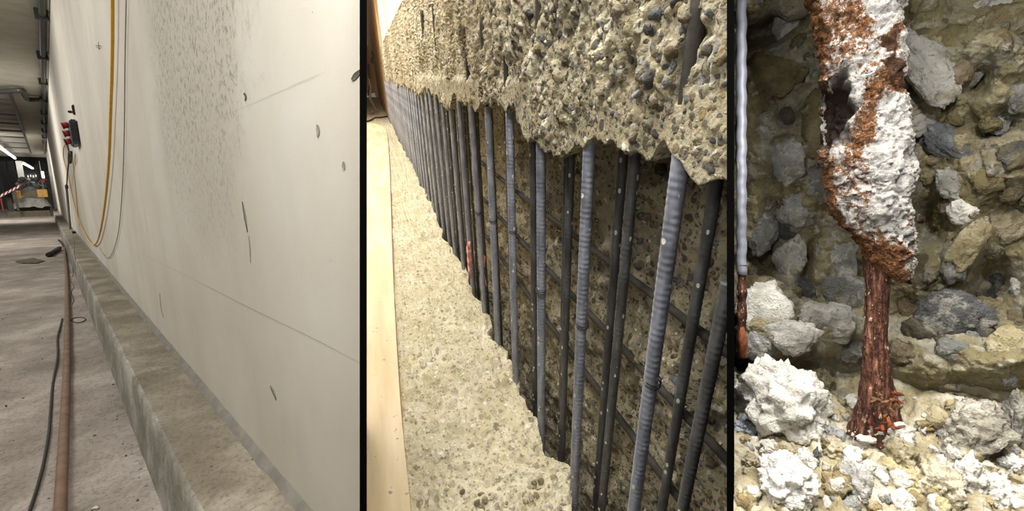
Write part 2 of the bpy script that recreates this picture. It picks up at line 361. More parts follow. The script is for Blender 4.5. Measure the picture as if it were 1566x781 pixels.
def box(lo, hi, bev=0.0):
    lo, hi = np.minimum(lo, hi), np.maximum(lo, hi)
    if bev <= 0:
        v = [[(lo, hi)[a][0], (lo, hi)[b][1], (lo, hi)[c][2]] for a in (0, 1) for b in (0, 1) for c in (0, 1)]
        return np.array(v), [[0, 1, 3, 2], [4, 6, 7, 5], [0, 4, 5, 1], [2, 3, 7, 6], [0, 2, 6, 4], [1, 5, 7, 3]]
    bm = bmesh.new(); bmesh.ops.create_cube(bm, size=1.0); c = (lo+hi)/2; s = hi-lo
    for q in bm.verts: q.co = Vector([c[i]+q.co[i]*s[i] for i in range(3)])
    bmesh.ops.bevel(bm, geom=bm.edges[:], offset=bev, segments=2, affect='EDGES')
    v = np.array([q.co[:] for q in bm.verts]); f = [[w.index for w in p.verts] for p in bm.faces]; bm.free(); return v, f
def grid(P, flip=False):                        # P: (rows, cols, 3)
    r, c = P.shape[:2]; a = (np.arange(r-1)[:, None]*c+np.arange(c-1)[None, :]).ravel()
    f = np.stack([a, a+1, a+c+1, a+c], 1)
    return P.reshape(-1, 3), (f[:, ::-1] if flip else f).tolist()
def spline(pts, k=8):
    p = np.asarray(pts, float); p = np.vstack([2*p[0]-p[1], p, 2*p[-1]-p[-2]]); o = []
    for i in range(1, len(p)-2):
        for t in np.linspace(0, 1, k, endpoint=False):
            a, b, c, d = p[i-1:i+3]; o.append(0.5*(2*b+(c-a)*t+(2*a-5*b+4*c-d)*t*t+(3*b-a-3*c+d)*t**3))
    o.append(p[-2]); return np.array(o)
def tube(path, r, sides=10, cap=True, rib=None):
    p = np.asarray(path, float); n = len(p); r = np.full(n, r) if np.isscalar(r) else np.asarray(r)
    t = np.gradient(p, axis=0); t /= np.linalg.norm(t, axis=1)[:, None]
    up = np.array([0, 0, 1.0]) if abs(t[0][2]) < 0.9 else np.array([0, 1.0, 0]); V = []
    a = np.cross(t[0], up); a /= np.linalg.norm(a); th = np.linspace(0, 2*math.pi, sides, endpoint=False)
    s = np.concatenate([[0], np.cumsum(np.linalg.norm(np.diff(p, axis=0), axis=1))])
    for i in range(n):
        a = a-t[i]*(a@t[i]); a /= np.linalg.norm(a); b = np.cross(t[i], a)
        rr = r[i]
        if rib: rr = r[i]*(1+rib[1]*np.clip(np.sin(s[i]*2*math.pi/rib[0]+th*1.0)*3, 0, 1)+rib[1]*1.4*(np.abs(np.sin(th)) > 0.97))
        V.append(p[i]+np.outer(np.cos(th)*rr, a)+np.outer(np.sin(th)*rr, b))
    v = np.concatenate(V); f = []
    for i in range(n-1):
        for j in range(sides):
            k = (j+1) % sides; f.append([i*sides+j, i*sides+k, (i+1)*sides+k, (i+1)*sides+j])
    if cap: f.append(list(range(sides))[::-1]); f.append([(n-1)*sides+j for j in range(sides)])
    return v, f
def stone_mesh(name, seed, sub=3, rough=0.12, cuts=9, mat='stone'):
    bm = bmesh.new(); bmesh.ops.create_icosphere(bm, subdivisions=sub, radius=1.0)
    v = np.array([q.co[:] for q in bm.verts]); f = [[w.index for w in p.verts] for p in bm.faces]; bm.free()
    rg = np.random.default_rng(seed)
    v = v*(1+0.16*fbm(v, 1.1, 2, seed))[:, None]
    for _ in range(cuts):
        n = nz(rg.normal(size=3)); o = rg.uniform(0.62, 0.92); d = np.clip(v@n-o, 0, None); v = v-np.outer(d*0.85, n)
    nn = v/np.linalg.norm(v, axis=1)[:, None]
    v = v+nn*(rough*fbm(v, 3.5, 4, seed+5, 0.6))[:, None]*0.7
    return mesh(name, v, f, mat)
RG = random.Random(5)
def rrot(): return (RG.uniform(0, 6.28), RG.uniform(0, 6.28), RG.uniform(0, 6.28))

# ------------------------------------------------------------------ black separator bands between the three bays, built as upright slabs
def divider(xa, xb, d0, d1, zlo, zhi, label):
    a = ray(xa, CY)*d0; b = ray(xb, CY)*d0; mid = (a+b)/2; dr = nz(mid); off = (b-a)/2
    e = dr*(d1-d0)
    w = [CAM+p+np.array([0, 0, z]) for z in (zlo, zhi) for p in (a, b, b+e, a+e)]
    f = [[0, 3, 2, 1], [4, 5, 6, 7], [0, 1, 5, 4], [1, 2, 6, 5], [2, 3, 7, 6], [3, 0, 4, 7]]
    o = bpy.data.objects.new('wall_divider', mesh('wall_divider', w, f, 'black', False)); COL.objects.link(o)
    return props(o, label, 'wall', kind='structure')
divider(550, 561, 0.80, 1.55, -1.75, 0.66, 'black divider slab between the smooth tunnel wall and the hacked wall')
divider(1111.5, 1123, 0.36, 1.3, -1.4, 0.9, 'thin black divider slab between the hacked wall and the niche')

# ================================================================== LEFT BAY: smooth wall, kerb, tunnel
FL, KT, WN, CE, LEND = -1.60, -1.20, -0.53, 3.97, 72.0     # floor, kerb top, wall plane, ceiling, far end
XD = 555.5
def lgrid(n, us, l_end, cols, xpx=XD):
    rows = []
    for u in us:
        l0 = max(LB.l_px(xpx, n, u), 0.2); k = np.linspace(1/l0, 1/l_end, cols); l = 1/k
        rows.append(np.stack([l, np.full(cols, n), np.full(cols, u)], -1))
    return np.array(rows)
wl = solo(LB, 'wall_left', grid(lgrid(WN, np.linspace(KT-0.05, CE+0.05, 26), LEND, 60)), 'wall', 'tall smooth pale concrete wall above the kerb', 'wall', kind='structure', base=(0, 0, 0))
# kerb: top, battered face and the mortar fillet along the wall
KB, KO = -0.21, -0.245
kt = thing(LB, 'kerb', (3, -0.4, FL), 'low grey concrete kerb running along the foot of the smooth wall', 'kerb', kind='structure')
def kstrip(prof, cols=260, l_end=60.0, amp=0.004):
    rows = []
    for n, u in prof:
        l0 = max(LB.l_px(XD, n, u), 0.35); l = 1/np.linspace(1/l0, 1/l_end, cols)
        p = np.stack([l, np.full(cols, n), np.full(cols, u)], -1)
        p[:, 1] += amp*fbm(p, 9.0, 4, 3); p[:, 2] += amp*fbm(p, 7.0, 4, 8); rows.append(p)
    return grid(np.array(rows))
part(kt, 'kerb_top', kstrip([(WN-0.02, KT), (-0.46, KT), (-0.38, KT+0.002), (-0.30, KT), (KO-0.02, KT-0.004)], amp=0.0015), 'kerb')
part(kt, 'kerb_face', kstrip([(KO-0.02, KT-0.004), (KO-0.004, KT-0.014), (KO+0.008, KT-0.10), (KO+0.018, KT-0.22), (KO+0.028, KT-0.33), (KB, FL-0.02)], amp=0.0025), 'kerb_face')
part(kt, 'mortar_fillet', kstrip([(WN-0.01, KT+0.035), (WN+0.008, KT+0.028), (WN+0.028, KT+0.006), (WN+0.04, KT-0.01)], amp=0.004), 'joint')
# floor
lv = 1/np.linspace(1/0.5, 1/90.0, 220); nv = np.concatenate([np.linspace(-0.30, 0.5, 40), np.linspace(0.55, 9, 30)])
P = np.stack(np.broadcast_arrays(lv[None, :], nv[:, None], FL), -1).astype(float)
P[..., 2] += 0.008*fbm(P, 2.2, 5, 21)*ss(-0.3, 0.1, P[..., 1]) + 0.01*np.exp(-((P[..., 1]+0.17)/0.05)**2)*np.abs(fbm(P, 8, 4, 4))
solo(LB, 'floor', grid(P), 'dust', 'dusty grey concrete tunnel floor beside the kerb', 'floor', kind='structure', base=(0, 0, FL))
lv = np.linspace(1.0, 66, 30); nv = np.linspace(-0.56, 9, 12)
P = np.stack(np.broadcast_arrays(lv[None, :], nv[:, None], CE), -1).astype(float)
solo(LB, 'ceiling', grid(P, True), 'ceil', 'grey concrete tunnel ceiling with pipes', 'ceiling', kind='structure', base=(0, 0, CE))
fw = thing(LB, 'wall_back', (88, 3, FL), 'dark ribbed sheet metal wall closing the far end of the tunnel', 'wall', kind='structure')
part(fw, 'backing', box((88, -2, FL-0.2), (88.3, 9, 6)), 'far', False)
for k in range(14): part(fw, 'panel_rib', box((87.85, 0.4+k*0.6, FL), (88.0, 0.5+k*0.6, 6)), 'far', False)

# wall marks that have a place of their own (cracks, spalls, a form joint)
def wpt(x, y, off=0.002): return LB.at(x, y, 1, WN+off)
def wstrip(pts, w, taper=True):
    p = spline([wpt(*q) for q in pts], 6); n = len(p); t = np.gradient(p, axis=0); t[:, 1] = 0; t /= np.linalg.norm(t, axis=1)[:, None]
    s = np.stack([-t[:, 2], 0*t[:, 0], t[:, 0]], -1); k = np.linspace(0, 1, n)
    ww = w*(np.sin(np.pi*np.clip(k, 0.03, 0.97))**0.6 if taper else np.ones(n))*(1+0.35*fbm(p, 30, 3, 2))
    return grid(np.array([p-s*ww[:, None]/2, p+np.array([0, -0.12*w, 0]), p+s*ww[:, None]/2]))
for nm, pts, w in (('crack', [(200, 380), (290, 424), (380, 470), (470, 513), (553, 556)], 0.0020), ('crack', [(318, 187), (395, 154), (470, 121), (500, 109)], 0.0008),
                   ('spall_mark', [(370, 308), (374, 330), (378, 355)], 0.022), ('spall_mark', [(537, 122), (545, 114), (553, 106)], 0.014), ('spall_mark', [(413, 590), (418, 600), (422, 612)], 0.026),
                   ('spall_mark', [(372, 142), (376, 148), (374, 154)], 0.016), ('spall_mark', [(380, 360), (382, 380), (383, 402)], 0.006), ('spall_mark', [(244, 448), (246, 470), (250, 486)], 0.012),
                   ('stain', [(484, 190), (486, 200), (485, 210)], 0.016), ('stain', [(525, 247), (525, 254), (525, 260)], 0.013), ('spall_mark', [(150, 64), (151, 72), (152, 76)], 0.03), ('spall_mark', [(146, 70), (151, 72), (156, 71)], 0.03)):
    part(wl, nm, wstrip(pts, w), {'crack': 'hairline', 'stain': 'stain'}.get(nm, 'crack'))
# hoses and cables on the wall
def wall_line(name, pts, r, mat, label, cat, off):
    return solo(LB, name, tube(spline([wpt(x, y, off) for x, y in pts], 7), r, 8), mat, label, cat)
wall_line('yellow_hose', [(172, -6), (172, 60), (171, 120), (169, 180), (167, 240), (163, 290), (158, 330), (152, 360), (146, 373), (139, 371), (130, 358), (120, 335), (112, 305), (105, 270), (98, 245), (97, 228), (103, 216)], 0.0115, 'yellow', 'yellow hose looping down the smooth wall to the socket box', 'hose', 0.03)
wall_line('grey_cable', [(193, -6), (191, 100), (190, 200), (187, 290), (181, 355), (172, 386), (164, 394), (156, 386), (152, 378)], 0.004, 'grey', 'thin grey cable hanging in a loop beside the yellow hose', 'cable', 0.012)
wall_line('pale_cable', [(110, 230), (113, 262), (116, 290), (119, 325), (122, 345)], 0.008, 'yellow', 'short yellow lead running from the socket box down to the kerb', 'cable', 0.02)
# socket box
bl = wpt(119, 202)[0]; bu0, bu1 = wpt(119, 227)[2], wpt(119, 179)[2]
sb = thing(LB, 'socket_box', (bl, WN, bu0), 'dark blue power distribution box with red sockets on the smooth wall', 'box')
dl = 0.55
part(sb, 'housing', box((bl-0.3, WN, bu0), (bl+dl, WN+0.10, bu1), 0.02), 'box', False)
part(sb, 'side_cover', box((bl-0.315, WN+0.02, bu0+0.05), (bl-0.3, WN+0.085, bu1-0.05), 0.004), 'dark', False)
for k in range(3):
    zc = bu0+(bu1-bu0)*(0.18+0.34*k); y0 = WN+0.10
    s = part(sb, 'socket', tube([(bl+0.1, y0, zc), (bl+0.1, y0+0.035, zc-0.01), (bl+0.1, y0+0.07, zc-0.02)], 0.05, 14), 'red')
    part(s, 'socket_cap', tube([(bl+0.1, y0+0.07, zc-0.02), (bl+0.1, y0+0.085, zc-0.024)], 0.058, 14), 'red' if k else 'dark')
hk = wpt(114, 168); solo(LB, 'wall_bracket', join(box(hk+[-.06, -0.01, -0.08], hk+[.06, 0.03, 0.08], 0.01), box(hk+[-.03, 0.03, -0.06], hk+[.03, 0.09, -0.02], 0.01)), 'dark', 'small dark bracket fixed above the socket box', 'bracket', smooth=False)
wall_line('plug_lead', [(103, 220), (105, 230), (108, 238), (105, 250), (103, 268), (102, 286)], 0.014, 'dark', 'black lead hanging from the socket box to the zinc pipe', 'cable', 0.09)
wall_line('plug', [(107.5, 233), (107, 240), (107, 248)], 0.035, 'dark', 'black cable plug dangling below the socket box', 'plug', 0.07)
p0, p1 = wpt(108, 351, 0.06), wpt(101.5, 283, 0.06)
pp = thing(LB, 'standpipe', p0, 'upright dull zinc pipe standing on the kerb by the smooth wall', 'pipe')
part(pp, 'pipe', tube([p0, (p0+p1)/2, p1], 0.03, 12), 'pipe'); part(pp, 'collar', tube([p1-[0, 0, .1], p1], 0.038, 12), 'dark')
fo = p0; part(pp, 'foot', join(box(fo+[-.15, -0.03, -0.05], fo+[.10, 0.05, 0.03], 0.01)), 'dark', False)
cl = LB.at(113, 354, 2, KT+0.03); solo(LB, 'clamp', join(box(cl+[-.55, -0.03, -0.03], cl+[-.2, 0.05, 0.035], 0.01), tube([cl+[-.6, 0, 0.01], cl+[.2, 0.03, .01]], 0.018, 8)), 'dark', 'black clamp lying on the kerb at the foot of the zinc pipe', 'clamp', smooth=False)
kp = [LB.at(x, y, 2, KT+0.006) for x, y in ((111, 357), (113, 372), (113, 390), (118, 410))]
solo(LB, 'string', tube(spline(kp, 6), 0.005, 6), 'grey', 'thin pale string lying along the kerb below the clamp', 'string')
# things on the floor
def floor_line(name, pts, r, mat, label, cat, sides=12, lift=None):
    lift = r if lift is None else lift
    return solo(LB, name, tube(spline([LB.at(x, y, 2, FL+lift) for x, y in pts], 8), r, sides), mat, label, cat)
floor_line('brown_hose', [(98, 377), (100, 395), (102, 420), (103, 470), (103, 520), (102, 570), (100, 620), (97, 680), (94, 740), (91, 800)], 0.026, 'brown', 'thick brown hose running along the dusty floor beside the kerb', 'hose', 14, 0.028)
floor_line('black_cable', [(95, 487), (92, 500), (88, 516), (88, 545), (81, 585), (78, 620), (75, 660), (68, 702), (58, 742), (44, 786)], 0.0085, 'dark', 'black cable winding across the dusty floor beside the brown hose', 'cable', 10, 0.012)
floor_line('wire_loop', [(108, 489), (116, 493), (126, 492), (131, 488), (125, 485), (114, 486), (109, 489)], 0.006, 'dark', 'small loop of dark wire between the brown hose and the kerb', 'wire', 8)
floor_line('tie_wire', [(109, 400), (112, 418), (108, 428), (113, 438), (109, 447), (113, 458), (110, 466)], 0.004, 'dark', 'kinked dark wire lying along the bottom of the kerb', 'wire', 8)
a, b = LB.at(76, 389, 2, FL+0.06), LB.at(91, 379, 2, FL+0.06)
nzl = thing(LB, 'nozzle', a, 'short black pipe stub lying on the dusty floor', 'pipe')
part(nzl, 'tube', tube([a, (a+b)/2, b], 0.055, 14), 'dark'); part(nzl, 'flange', tube([a-(b-a)*0.04, a+(b-a)*0.05], 0.07, 14), 'dark')
floor_line('feed_hose', [(90, 367), (95, 372), (98, 378)], 0.03, 'dark', 'black hose coupling at the far end of the brown hose', 'coupling', 10)
def patch(cx_, cy_, rx, ry, seed):
    ths = np.linspace(0, 2*math.pi, 30, endpoint=False); rr = 1+0.35*fbm(np.stack([np.cos(ths), np.sin(ths), 0*ths], -1), 1.6, 3, seed)
    rings = [LB.at(cx_, cy_, 2, FL+0.03)[None].repeat(30, 0)]
    for k, hgt in ((0.5, 0.025), (0.85, 0.018), (1.0, 0.004)): rings.append(np.array([LB.at(cx_+rx*k*r*math.cos(t), cy_+ry*k*r*math.sin(t), 2, FL+hgt) for t, r in zip(ths, rr)]))
    P = np.array(rings); P = np.concatenate([P, P[:, :1]], 1); P[..., 2] += 0.008*np.abs(fbm(P, 25, 3, seed)); return grid(P, True)
solo(LB, 'grit_heap', patch(49, 399, 21, 4, 3), 'grit', 'flat dark heap of grit swept up on the dusty floor', 'grit', kind='stuff')
# chips of stone on the floor: one white, the rest grey
CH = [stone_mesh('stone_chip', 300+k, 2, 0.1, 6, 'pebble') for k in range(4)]
c = LB.at(146, 776, 2, FL+0.006); solo_inst(LB, 'white_chip', CH[0], c, (0.3, 0.2, 0.5), (0.018, 0.012, 0.008), (*C(236, 232, 222)[:3], 0.9), 'small white stone chip on the dusty floor near the kerb', 'stone')
for k in range(46):
    y = RG.uniform(470, 785); t = RG.random()
    x = 70+0.363*(y-300)-abs(RG.gauss(0, 12)) if t < 0.6 else RG.uniform(0, 70+0.36*(y-300)-20)
    q = LB.at(x, y, 2, FL); s = RG.uniform(0.004, 0.010); q[2] = FL+s*0.5
    g_ = RG.uniform(90, 150); solo_inst(LB, 'floor_pebble', CH[k % 4], q, rrot(), (s, s*RG.uniform(.6, 1), s*.7), (*C(g_, g_*0.95, g_*0.88)[:3], 0.3), 'tiny grey pebble scattered on the dusty floor by the kerb', 'pebble', 'pebbles on the dusty floor')
# ceiling services
def n_for(x, y, u): return LB.at(x, y, 2, u)[1]
def along(name, x, y, u, l0, l1, r, mat, label, cat):
    n = n_for(x, y, u); return solo(LB, name, tube([(l, n, u) for l in np.linspace(l0, l1, 14)], r, 8), mat, label, cat)
u = CE-0.12
along('service_pipe', 64.5, 0, u, 4, 58, 0.06, 'steel', 'dark service pipe running along the ceiling above the smooth wall', 'pipe')
along('conduit', 68, 0, u+0.05, 4, 58, 0.03, 'steel', 'thin dark conduit beside the service pipe under the ceiling', 'pipe')
for k, l in enumerate(np.arange(6, 50, 4.0)):
    n = n_for(64.5, 0, u); solo(LB, 'pipe_clip', box((l, n-0.09, u-0.09), (l+0.12, n+0.12, CE+0.01), 0.01), 'steel', 'dark clip holding the service pipe to the ceiling', 'clip', 'pipe clips along the ceiling', smooth=False)
cp = [LB.at(x, y, 2, CE-0.16) for x, y in ((-30, 142), (0, 140), (22, 138.5), (33, 138), (37, 141), (39, 148), (43, 152), (52, 152.5), (66, 152.5))]
solo(LB, 'cross_pipe', tube(spline(cp, 5), 0.085, 10), 'steel', 'dark pipe with a double bend crossing under the ceiling', 'pipe')
nr = n_for(18, 142, CE-0.2); la, lb_ = LB.at(18, 142, 2, CE-0.2)[0], LB.at(50, 236, 2, CE-0.2)[0]
ld = thing(LB, 'cable_ladder', (la, nr, CE-0.2), 'dark cable ladder hanging under the tunnel ceiling', 'cable ladder')
for dn in (0, 2.2): part(ld, 'rail', box((la, nr+dn, CE-0.28), (lb_, nr+dn+0.09, CE-0.12)), 'steel', False)
for y in (160, 176, 189, 200, 209.5, 218, 225.5):
    l = LB.at(24, y, 2, CE-0.2)[0]; part(ld, 'rung', box((l, nr, CE-0.24), (l+0.22, nr+2.2, CE-0.16)), 'steel', False)
for (xa, ya, xb, yb, lab) in ((-2, 224, 23, 242, 'long bright tube lamp hanging under the ceiling by the cable ladder'), (36, 250, 50, 257.5, 'short bright tube lamp hanging in front of the dark beam')):
    up = CE-0.55 if ya < 245 else CE-1.15
    p, q = LB.at(xa, ya, 2, up), LB.at(xb, yb, 2, up)
    if ya > 245: q = p+(q-p)*1.0
    lt = thing(LB, 'tube_lamp', (p+q)/2, lab, 'lamp'); d = q-p
    part(lt, 'tube', tube([p, (p+q)/2, q], 0.075, 10), 'tube'); part(lt, 'housing', tube([p+[0, 0, .13], q+[0, 0, .13]], 0.07, 8), 'white')
bm_ = solo(LB, 'ceiling_beam', box((66, -0.6, LB.at(30, 259, 0, 66)[2]), (67, 9, CE+0.3)), 'soot', 'dark beam across the far end of the tunnel ceiling', 'beam', smooth=False)
# far end: container with rubble, barrier, column, stacked stuff
def fb(x0, y0, x1, y1, l, dep): # box spanned by two pixels on the plane X = l, going back by dep
    a, b = LB.at(x0, y0, 0, l), LB.at(x1, y1, 0, l); a = a.copy(); b = b.copy(); b[0] = l+dep; return box(a, b)
lc = LB.at(45, 331, 2, FL)[0]
ct = thing(LB, 'rubble_container', LB.at(45, 331, 0, lc), 'timber sided container heaped with grey rubble at the far end of the floor', 'container')
part(ct, 'sill_beam', fb(10, 323.5, 78, 331.5, lc, 0.5), 'wood', False)
part(ct, 'post', fb(9, 302, 21.5, 326, lc+.1, 0.6), 'green', False); part(ct, 'post', fb(73, 296, 78, 323, lc+.1, 0.5), 'wood', False)
part(ct, 'top_rail', fb(20, 291, 74, 299, lc+.2, 0.3), 'wood', False)
part(ct, 'board', fb(20, 291.5, 33, 303.5, lc-.15, 0.2), 'yplank', False); part(ct, 'board', fb(56, 289.5, 73.5, 301, lc-.15, 0.2), 'yplank', False)
part(ct, 'back_panel', fb(18, 294, 78, 326, lc+2.2, 0.2), 'wood', False)
a, b = LB.at(20, 324, 0, lc+.3), LB.at(76, 300, 0, lc+.3)
xs = np.linspace(0, 1, 40); ys = np.linspace(0, 1, 20); P = np.zeros((20, 40, 3))
P[..., 0] = lc+.3+ys[:, None]*1.8; P[..., 1] = a[1]+(b[1]-a[1])*xs[None, :]
P[..., 2] = a[2]+(b[2]-a[2])*(0.25+1.0*np.sin(np.pi*np.clip(xs, .02, .98))[None, :]**0.7*np.clip(ys[:, None]*2.2, 0, 1)); P[..., 2] += 0.12*fbm(P, 2.5, 4, 5)
part(ct, 'rubble', grid(P, True), 'pale_rubble', kind='stuff')
br = thing(LB, 'striped_barrier', LB.at(14, 312, 0, lc-1), 'red and white striped barrier board beside the rubble container', 'barrier')
A, B = LB.at(-6, 305, 0, lc-1), LB.at(31, 286, 0, lc-1); hh = np.array([0, 0, 0.26])
for k in range(12):
    s, e = A+(B-A)*k/12, A+(B-A)*(k+1)/12; sl = np.array([0, -0.10, 0]); t = np.array([0.04, 0, 0])
    v = [s, e, e+hh+sl, s+hh+sl, s+t, e+t, e+hh+sl+t, s+hh+sl+t]; part(br, 'stripe', (v, [[0, 1, 2, 3], [7, 6, 5, 4], [0, 4, 5, 1], [1, 5, 6, 2], [2, 6, 7, 3], [3, 7, 4, 0]]), 'red' if k % 2 else 'white', False)
part(br, 'foot', fb(0, 303, 6, 322, lc-0.9, 0.2), 'red', False); part(br, 'foot', fb(24, 290, 26, 322, lc-0.9, 0.1), 'steel', False)
col_ = solo(LB, 'white_column', fb(60, 246, 69, 300, 54, 0.8), 'white', 'pale square column at the far end of the smooth wall', 'column', smooth=False)
wl_ = thing(LB, 'warning_lamp', LB.at(65.5, 282, 0, 53.8), 'glowing warning lamp in front of the pale column', 'lamp')
part(wl_, 'lens', fb(63, 262, 68.5, 272, 53.7, 0.2), 'glow', False); part(wl_, 'body', fb(63, 272, 68.5, 279, 53.7, 0.2), 'red', False); part(wl_, 'stand', fb(64, 279, 67.5, 300, 53.7, 0.2), 'white', False)
HS = [stone_mesh('slab_piece', 330+k, 2, 0.12, 7, 'pebble') for k in range(3)]
for k in range(34):
    x = RG.uniform(28, 72); y = RG.uniform(273, 289); q = LB.at(x, y, 0, 56.5+RG.uniform(-1, 1)); s = RG.uniform(0.10, 0.28); g_ = RG.choice((40, 60, 90, 150, 205))
    solo_inst(LB, 'rubble_lump', HS[k % 3], q, rrot(), (s, s, s*.6), (*C(g_, g_, g_*.96)[:3], 0.4), 'lump of broken concrete heaped behind the rubble container', 'rubble', 'rubble heap behind the container')
P = np.zeros((14, 30, 3)); xs = np.linspace(24, 76, 30)
for i in range(14):
    for j in range(30):
        q = LB.at(xs[j], 292+4-18*math.sin(math.pi*j/29)**.5*math.sin(math.pi/2*i/13), 0, 55.2+i*0.2); P[i, j] = q
P[..., 2] += 0.2*fbm(P, 1.2, 3, 6)
solo(LB, 'rubble_heap', grid(P, True), 'far', 'grey heap of rubble behind the container at the tunnel end', 'rubble', kind='stuff')
for x in (8, 20, 33): solo(LB, 'steel_post', fb(x, 246, x+2.2, 310, 60, 0.3), 'soot' if x != 33 else 'white', 'slim steel post before the sheet metal wall at the tunnel end', 'post', 'steel posts at the tunnel end', smooth=False)
for k in range(4): solo(LB, 'far_lamp', fb(42+k*4, 268-(k % 2), 43.6+k*4, 271-(k % 2), 87.5, 0.5), 'dim', 'small bright lamp glowing in the dark at the tunnel end', 'lamp', 'small lamps at the tunnel end', smooth=False)

# ================================================================== MIDDLE BAY: hacked wall and reinforcement
D = 0.42
LEDGE, LIP, TOP, MEND = -2.80*D, -0.34*D, 1.5*D, 31.0*D
XL, XR = 555.5, 1117.3
def mrow(n, u, l_end, cols, extra=0.0):
    l0 = max(MB_.l_px(XR, n, u)+extra, 0.12); return 1/np.linspace(1/l0, 1/l_end, cols)
# upper hacked concrete: from the top edge down to the ragged lip and back underneath
cols, rows = 560, 250
U_ = np.concatenate([np.linspace(TOP+0.0, LIP, rows-40), np.full(40, LIP)])
P = np.zeros((rows, cols, 3))
for i in range(rows): P[i, :, 0] = mrow(-D, U_[i], MEND, cols)
k = P[0, :, 0]; lipn = 0.035*fbm(np.stack([k, 0*k, 0*k], -1), 5.0, 4, 31)+0.02*np.abs(fbm(np.stack([k, 0*k, 0*k], -1), 22.0, 3, 37))
lip_l = lambda l: LIP+0.035*fbm(np.stack([l, 0*l, 0*l], -1), 4.5, 3, 31)+0.028*fbm(np.stack([l, 0*l, 0*l], -1), 17.0, 3, 37)
s = np.linspace(0, 1, rows-40)
for i in range(rows):
    lip = lip_l(P[i, :, 0])
    if i < rows-40: P[i, :, 2] = TOP+(lip-TOP)*s[i]; P[i, :, 1] = -D+0.020
    else:
        t = (i-(rows-41))/40.0; P[i, :, 2] = lip+0.035*math.sin(t*1.57)*t; P[i, :, 1] = -D+0.020-t*0.17
lf = 1+0*P[..., 0]
d1, d2, idn = voro(P*[1, 1, 0.8], 30.0, 3)
e1, e2, id2 = voro(P*[1, 1, 0.75], 70.0, 8)
bumps = np.where(idn > 0.45, np.sqrt(np.clip(0.36-d1*d1, 0, 1)), 0.05)*0.007+np.where(id2 > 0.4, np.sqrt(np.clip(0.4-e1*e1, 0, 1)), 0)*0.011
disp = 0.017*fbm(P, 5.0, 4, 41)+0.011*fbm(P*[1, 1, .45], 34, 4, 44, 0.62)+bumps-0.012
# grooves where bars lie bare in the upper face (front row spacing)
SP = 0.2855; L0 = 1.2475*D
ph = (P[..., 0]-L0)/SP; kk = np.round(ph); dl = np.abs(ph-kk)*SP
nl = ss(0.16, 0.10, P[..., 2]-LIP); disp = np.maximum(disp, -0.03+0.029*nl)
GROOVES = ((0, 1046, 44, 152), (2, 823, -20, 62), (4, 745, 40, 150), (5, 738, 30, 120), (8, 690, -10, 60), (10, 668, 0, 70), (3, 775, 90, 130))
for bk, bx, ya, yb in GROOVES:
    ua, ub = MB_.at(bx, ya, 1, -D)[2], MB_.at(bx, yb, 1, -D)[2]
    w_ = 0.011*(1+0.35*fbm(P, 30, 2, 9)); gm = ss(w_*1.35, w_*0.75, dl)*(kk == bk)*ss(ub-0.01, ub+0.012, P[..., 2])*ss(ua+0.01, ua-0.012, P[..., 2])
    disp = disp-0.045*gm*(P[..., 1] > -D-0.01)
inn = np.zeros((rows, 1)); inn[rows-40:, 0] = 1
P[..., 1] += disp*(1-0.6*inn); P[..., 2] -= 0.7*disp*inn
def to_divider(P):                               # bring the near edge back against the divider after roughening
    k_ = (XR-CX)/F; a_ = MB_.A[:, 0]-k_*MB_.A[:, 1]; l0 = -(P[:, 0, 1]*a_[1]+P[:, 0, 2]*a_[2])/a_[0]
    P[:, :, 0] += (l0-P[:, 0, 0])[:, None]*np.clip(1-np.arange(P.shape[1])/60.0, 0, 1)[None, :]
to_divider(P)
hw = solo(MB_, 'wall_middle', grid(P), 'agg', 'rough hacked concrete wall face above the row of bare rebars', 'wall', kind='structure', base=(0, 0, 0))
HP = P
# top return and smooth wall above and beyond
rr = []
for n, uu in ((-D+0.012, TOP), (-D-0.03, TOP+0.004), (-D-0.05, TOP+0.006), (-D-0.05, TOP+3.0)):
    l = mrow(n, uu, MEND+0.02, 120); rr.append(np.stack([l, np.full(120, n), np.full(120, uu)], -1))
part(hw, 'cream_face', grid(np.array(rr)[::-1]), 'cream', False)
P = np.array([[(l, -D-0.0, z) for l in np.linspace(MEND, 60, 10)] for z in (LEDGE-0.6, 4.0)]); part(hw, 'plain_end', grid(P), 'tan', False)
P = np.array([[(MEND, n, z) for n in (-D-0.3, -D+0.0)] for z in (LEDGE-0.6, 4.0)]); part(hw, 'end_return', grid(P), 'tan', False)
sw = solo(MB_, 'wall_side', box((4.2, 1.25, LEDGE-0.4), (44, 1.35, 2.4)), 'cream', 'cream side wall facing the hacked wall across the ledge', 'wall', kind='structure', smooth=False)
solo(MB_, 'wall_end', box((44, -0.6, LEDGE-0.4), (44.2, 1.4, 2.4)), 'tan', 'tan wall closing the far end of the ledge', 'wall', kind='structure', smooth=False)
# recess back wall
cols, rows = 460, 200; P = np.zeros((rows, cols, 3)); uu = np.linspace(LIP+0.12, -4.0*D, rows); NB = -1.36*D
for i in range(rows): P[i, :, 0] = mrow(NB, uu[i], MEND, cols)
P[..., 1] = NB; P[..., 2] = uu[:, None]
d1, d2, idn = voro(P, 27.0, 13)
P[..., 1] += 0.030*fbm(P, 4.5, 4, 51)+0.008*fbm(P, 24, 4, 54, .6)+np.where(idn > 0.5, np.sqrt(np.clip(0.3-d1*d1, 0, 1)), 0)*0.02
to_divider(P)
rw = solo(MB_, 'wall_recess', grid(P), 'agg', 'hollowed concrete recess behind the bare rebars', 'wall', kind='structure', base=(0, 0, 0)); RP = P
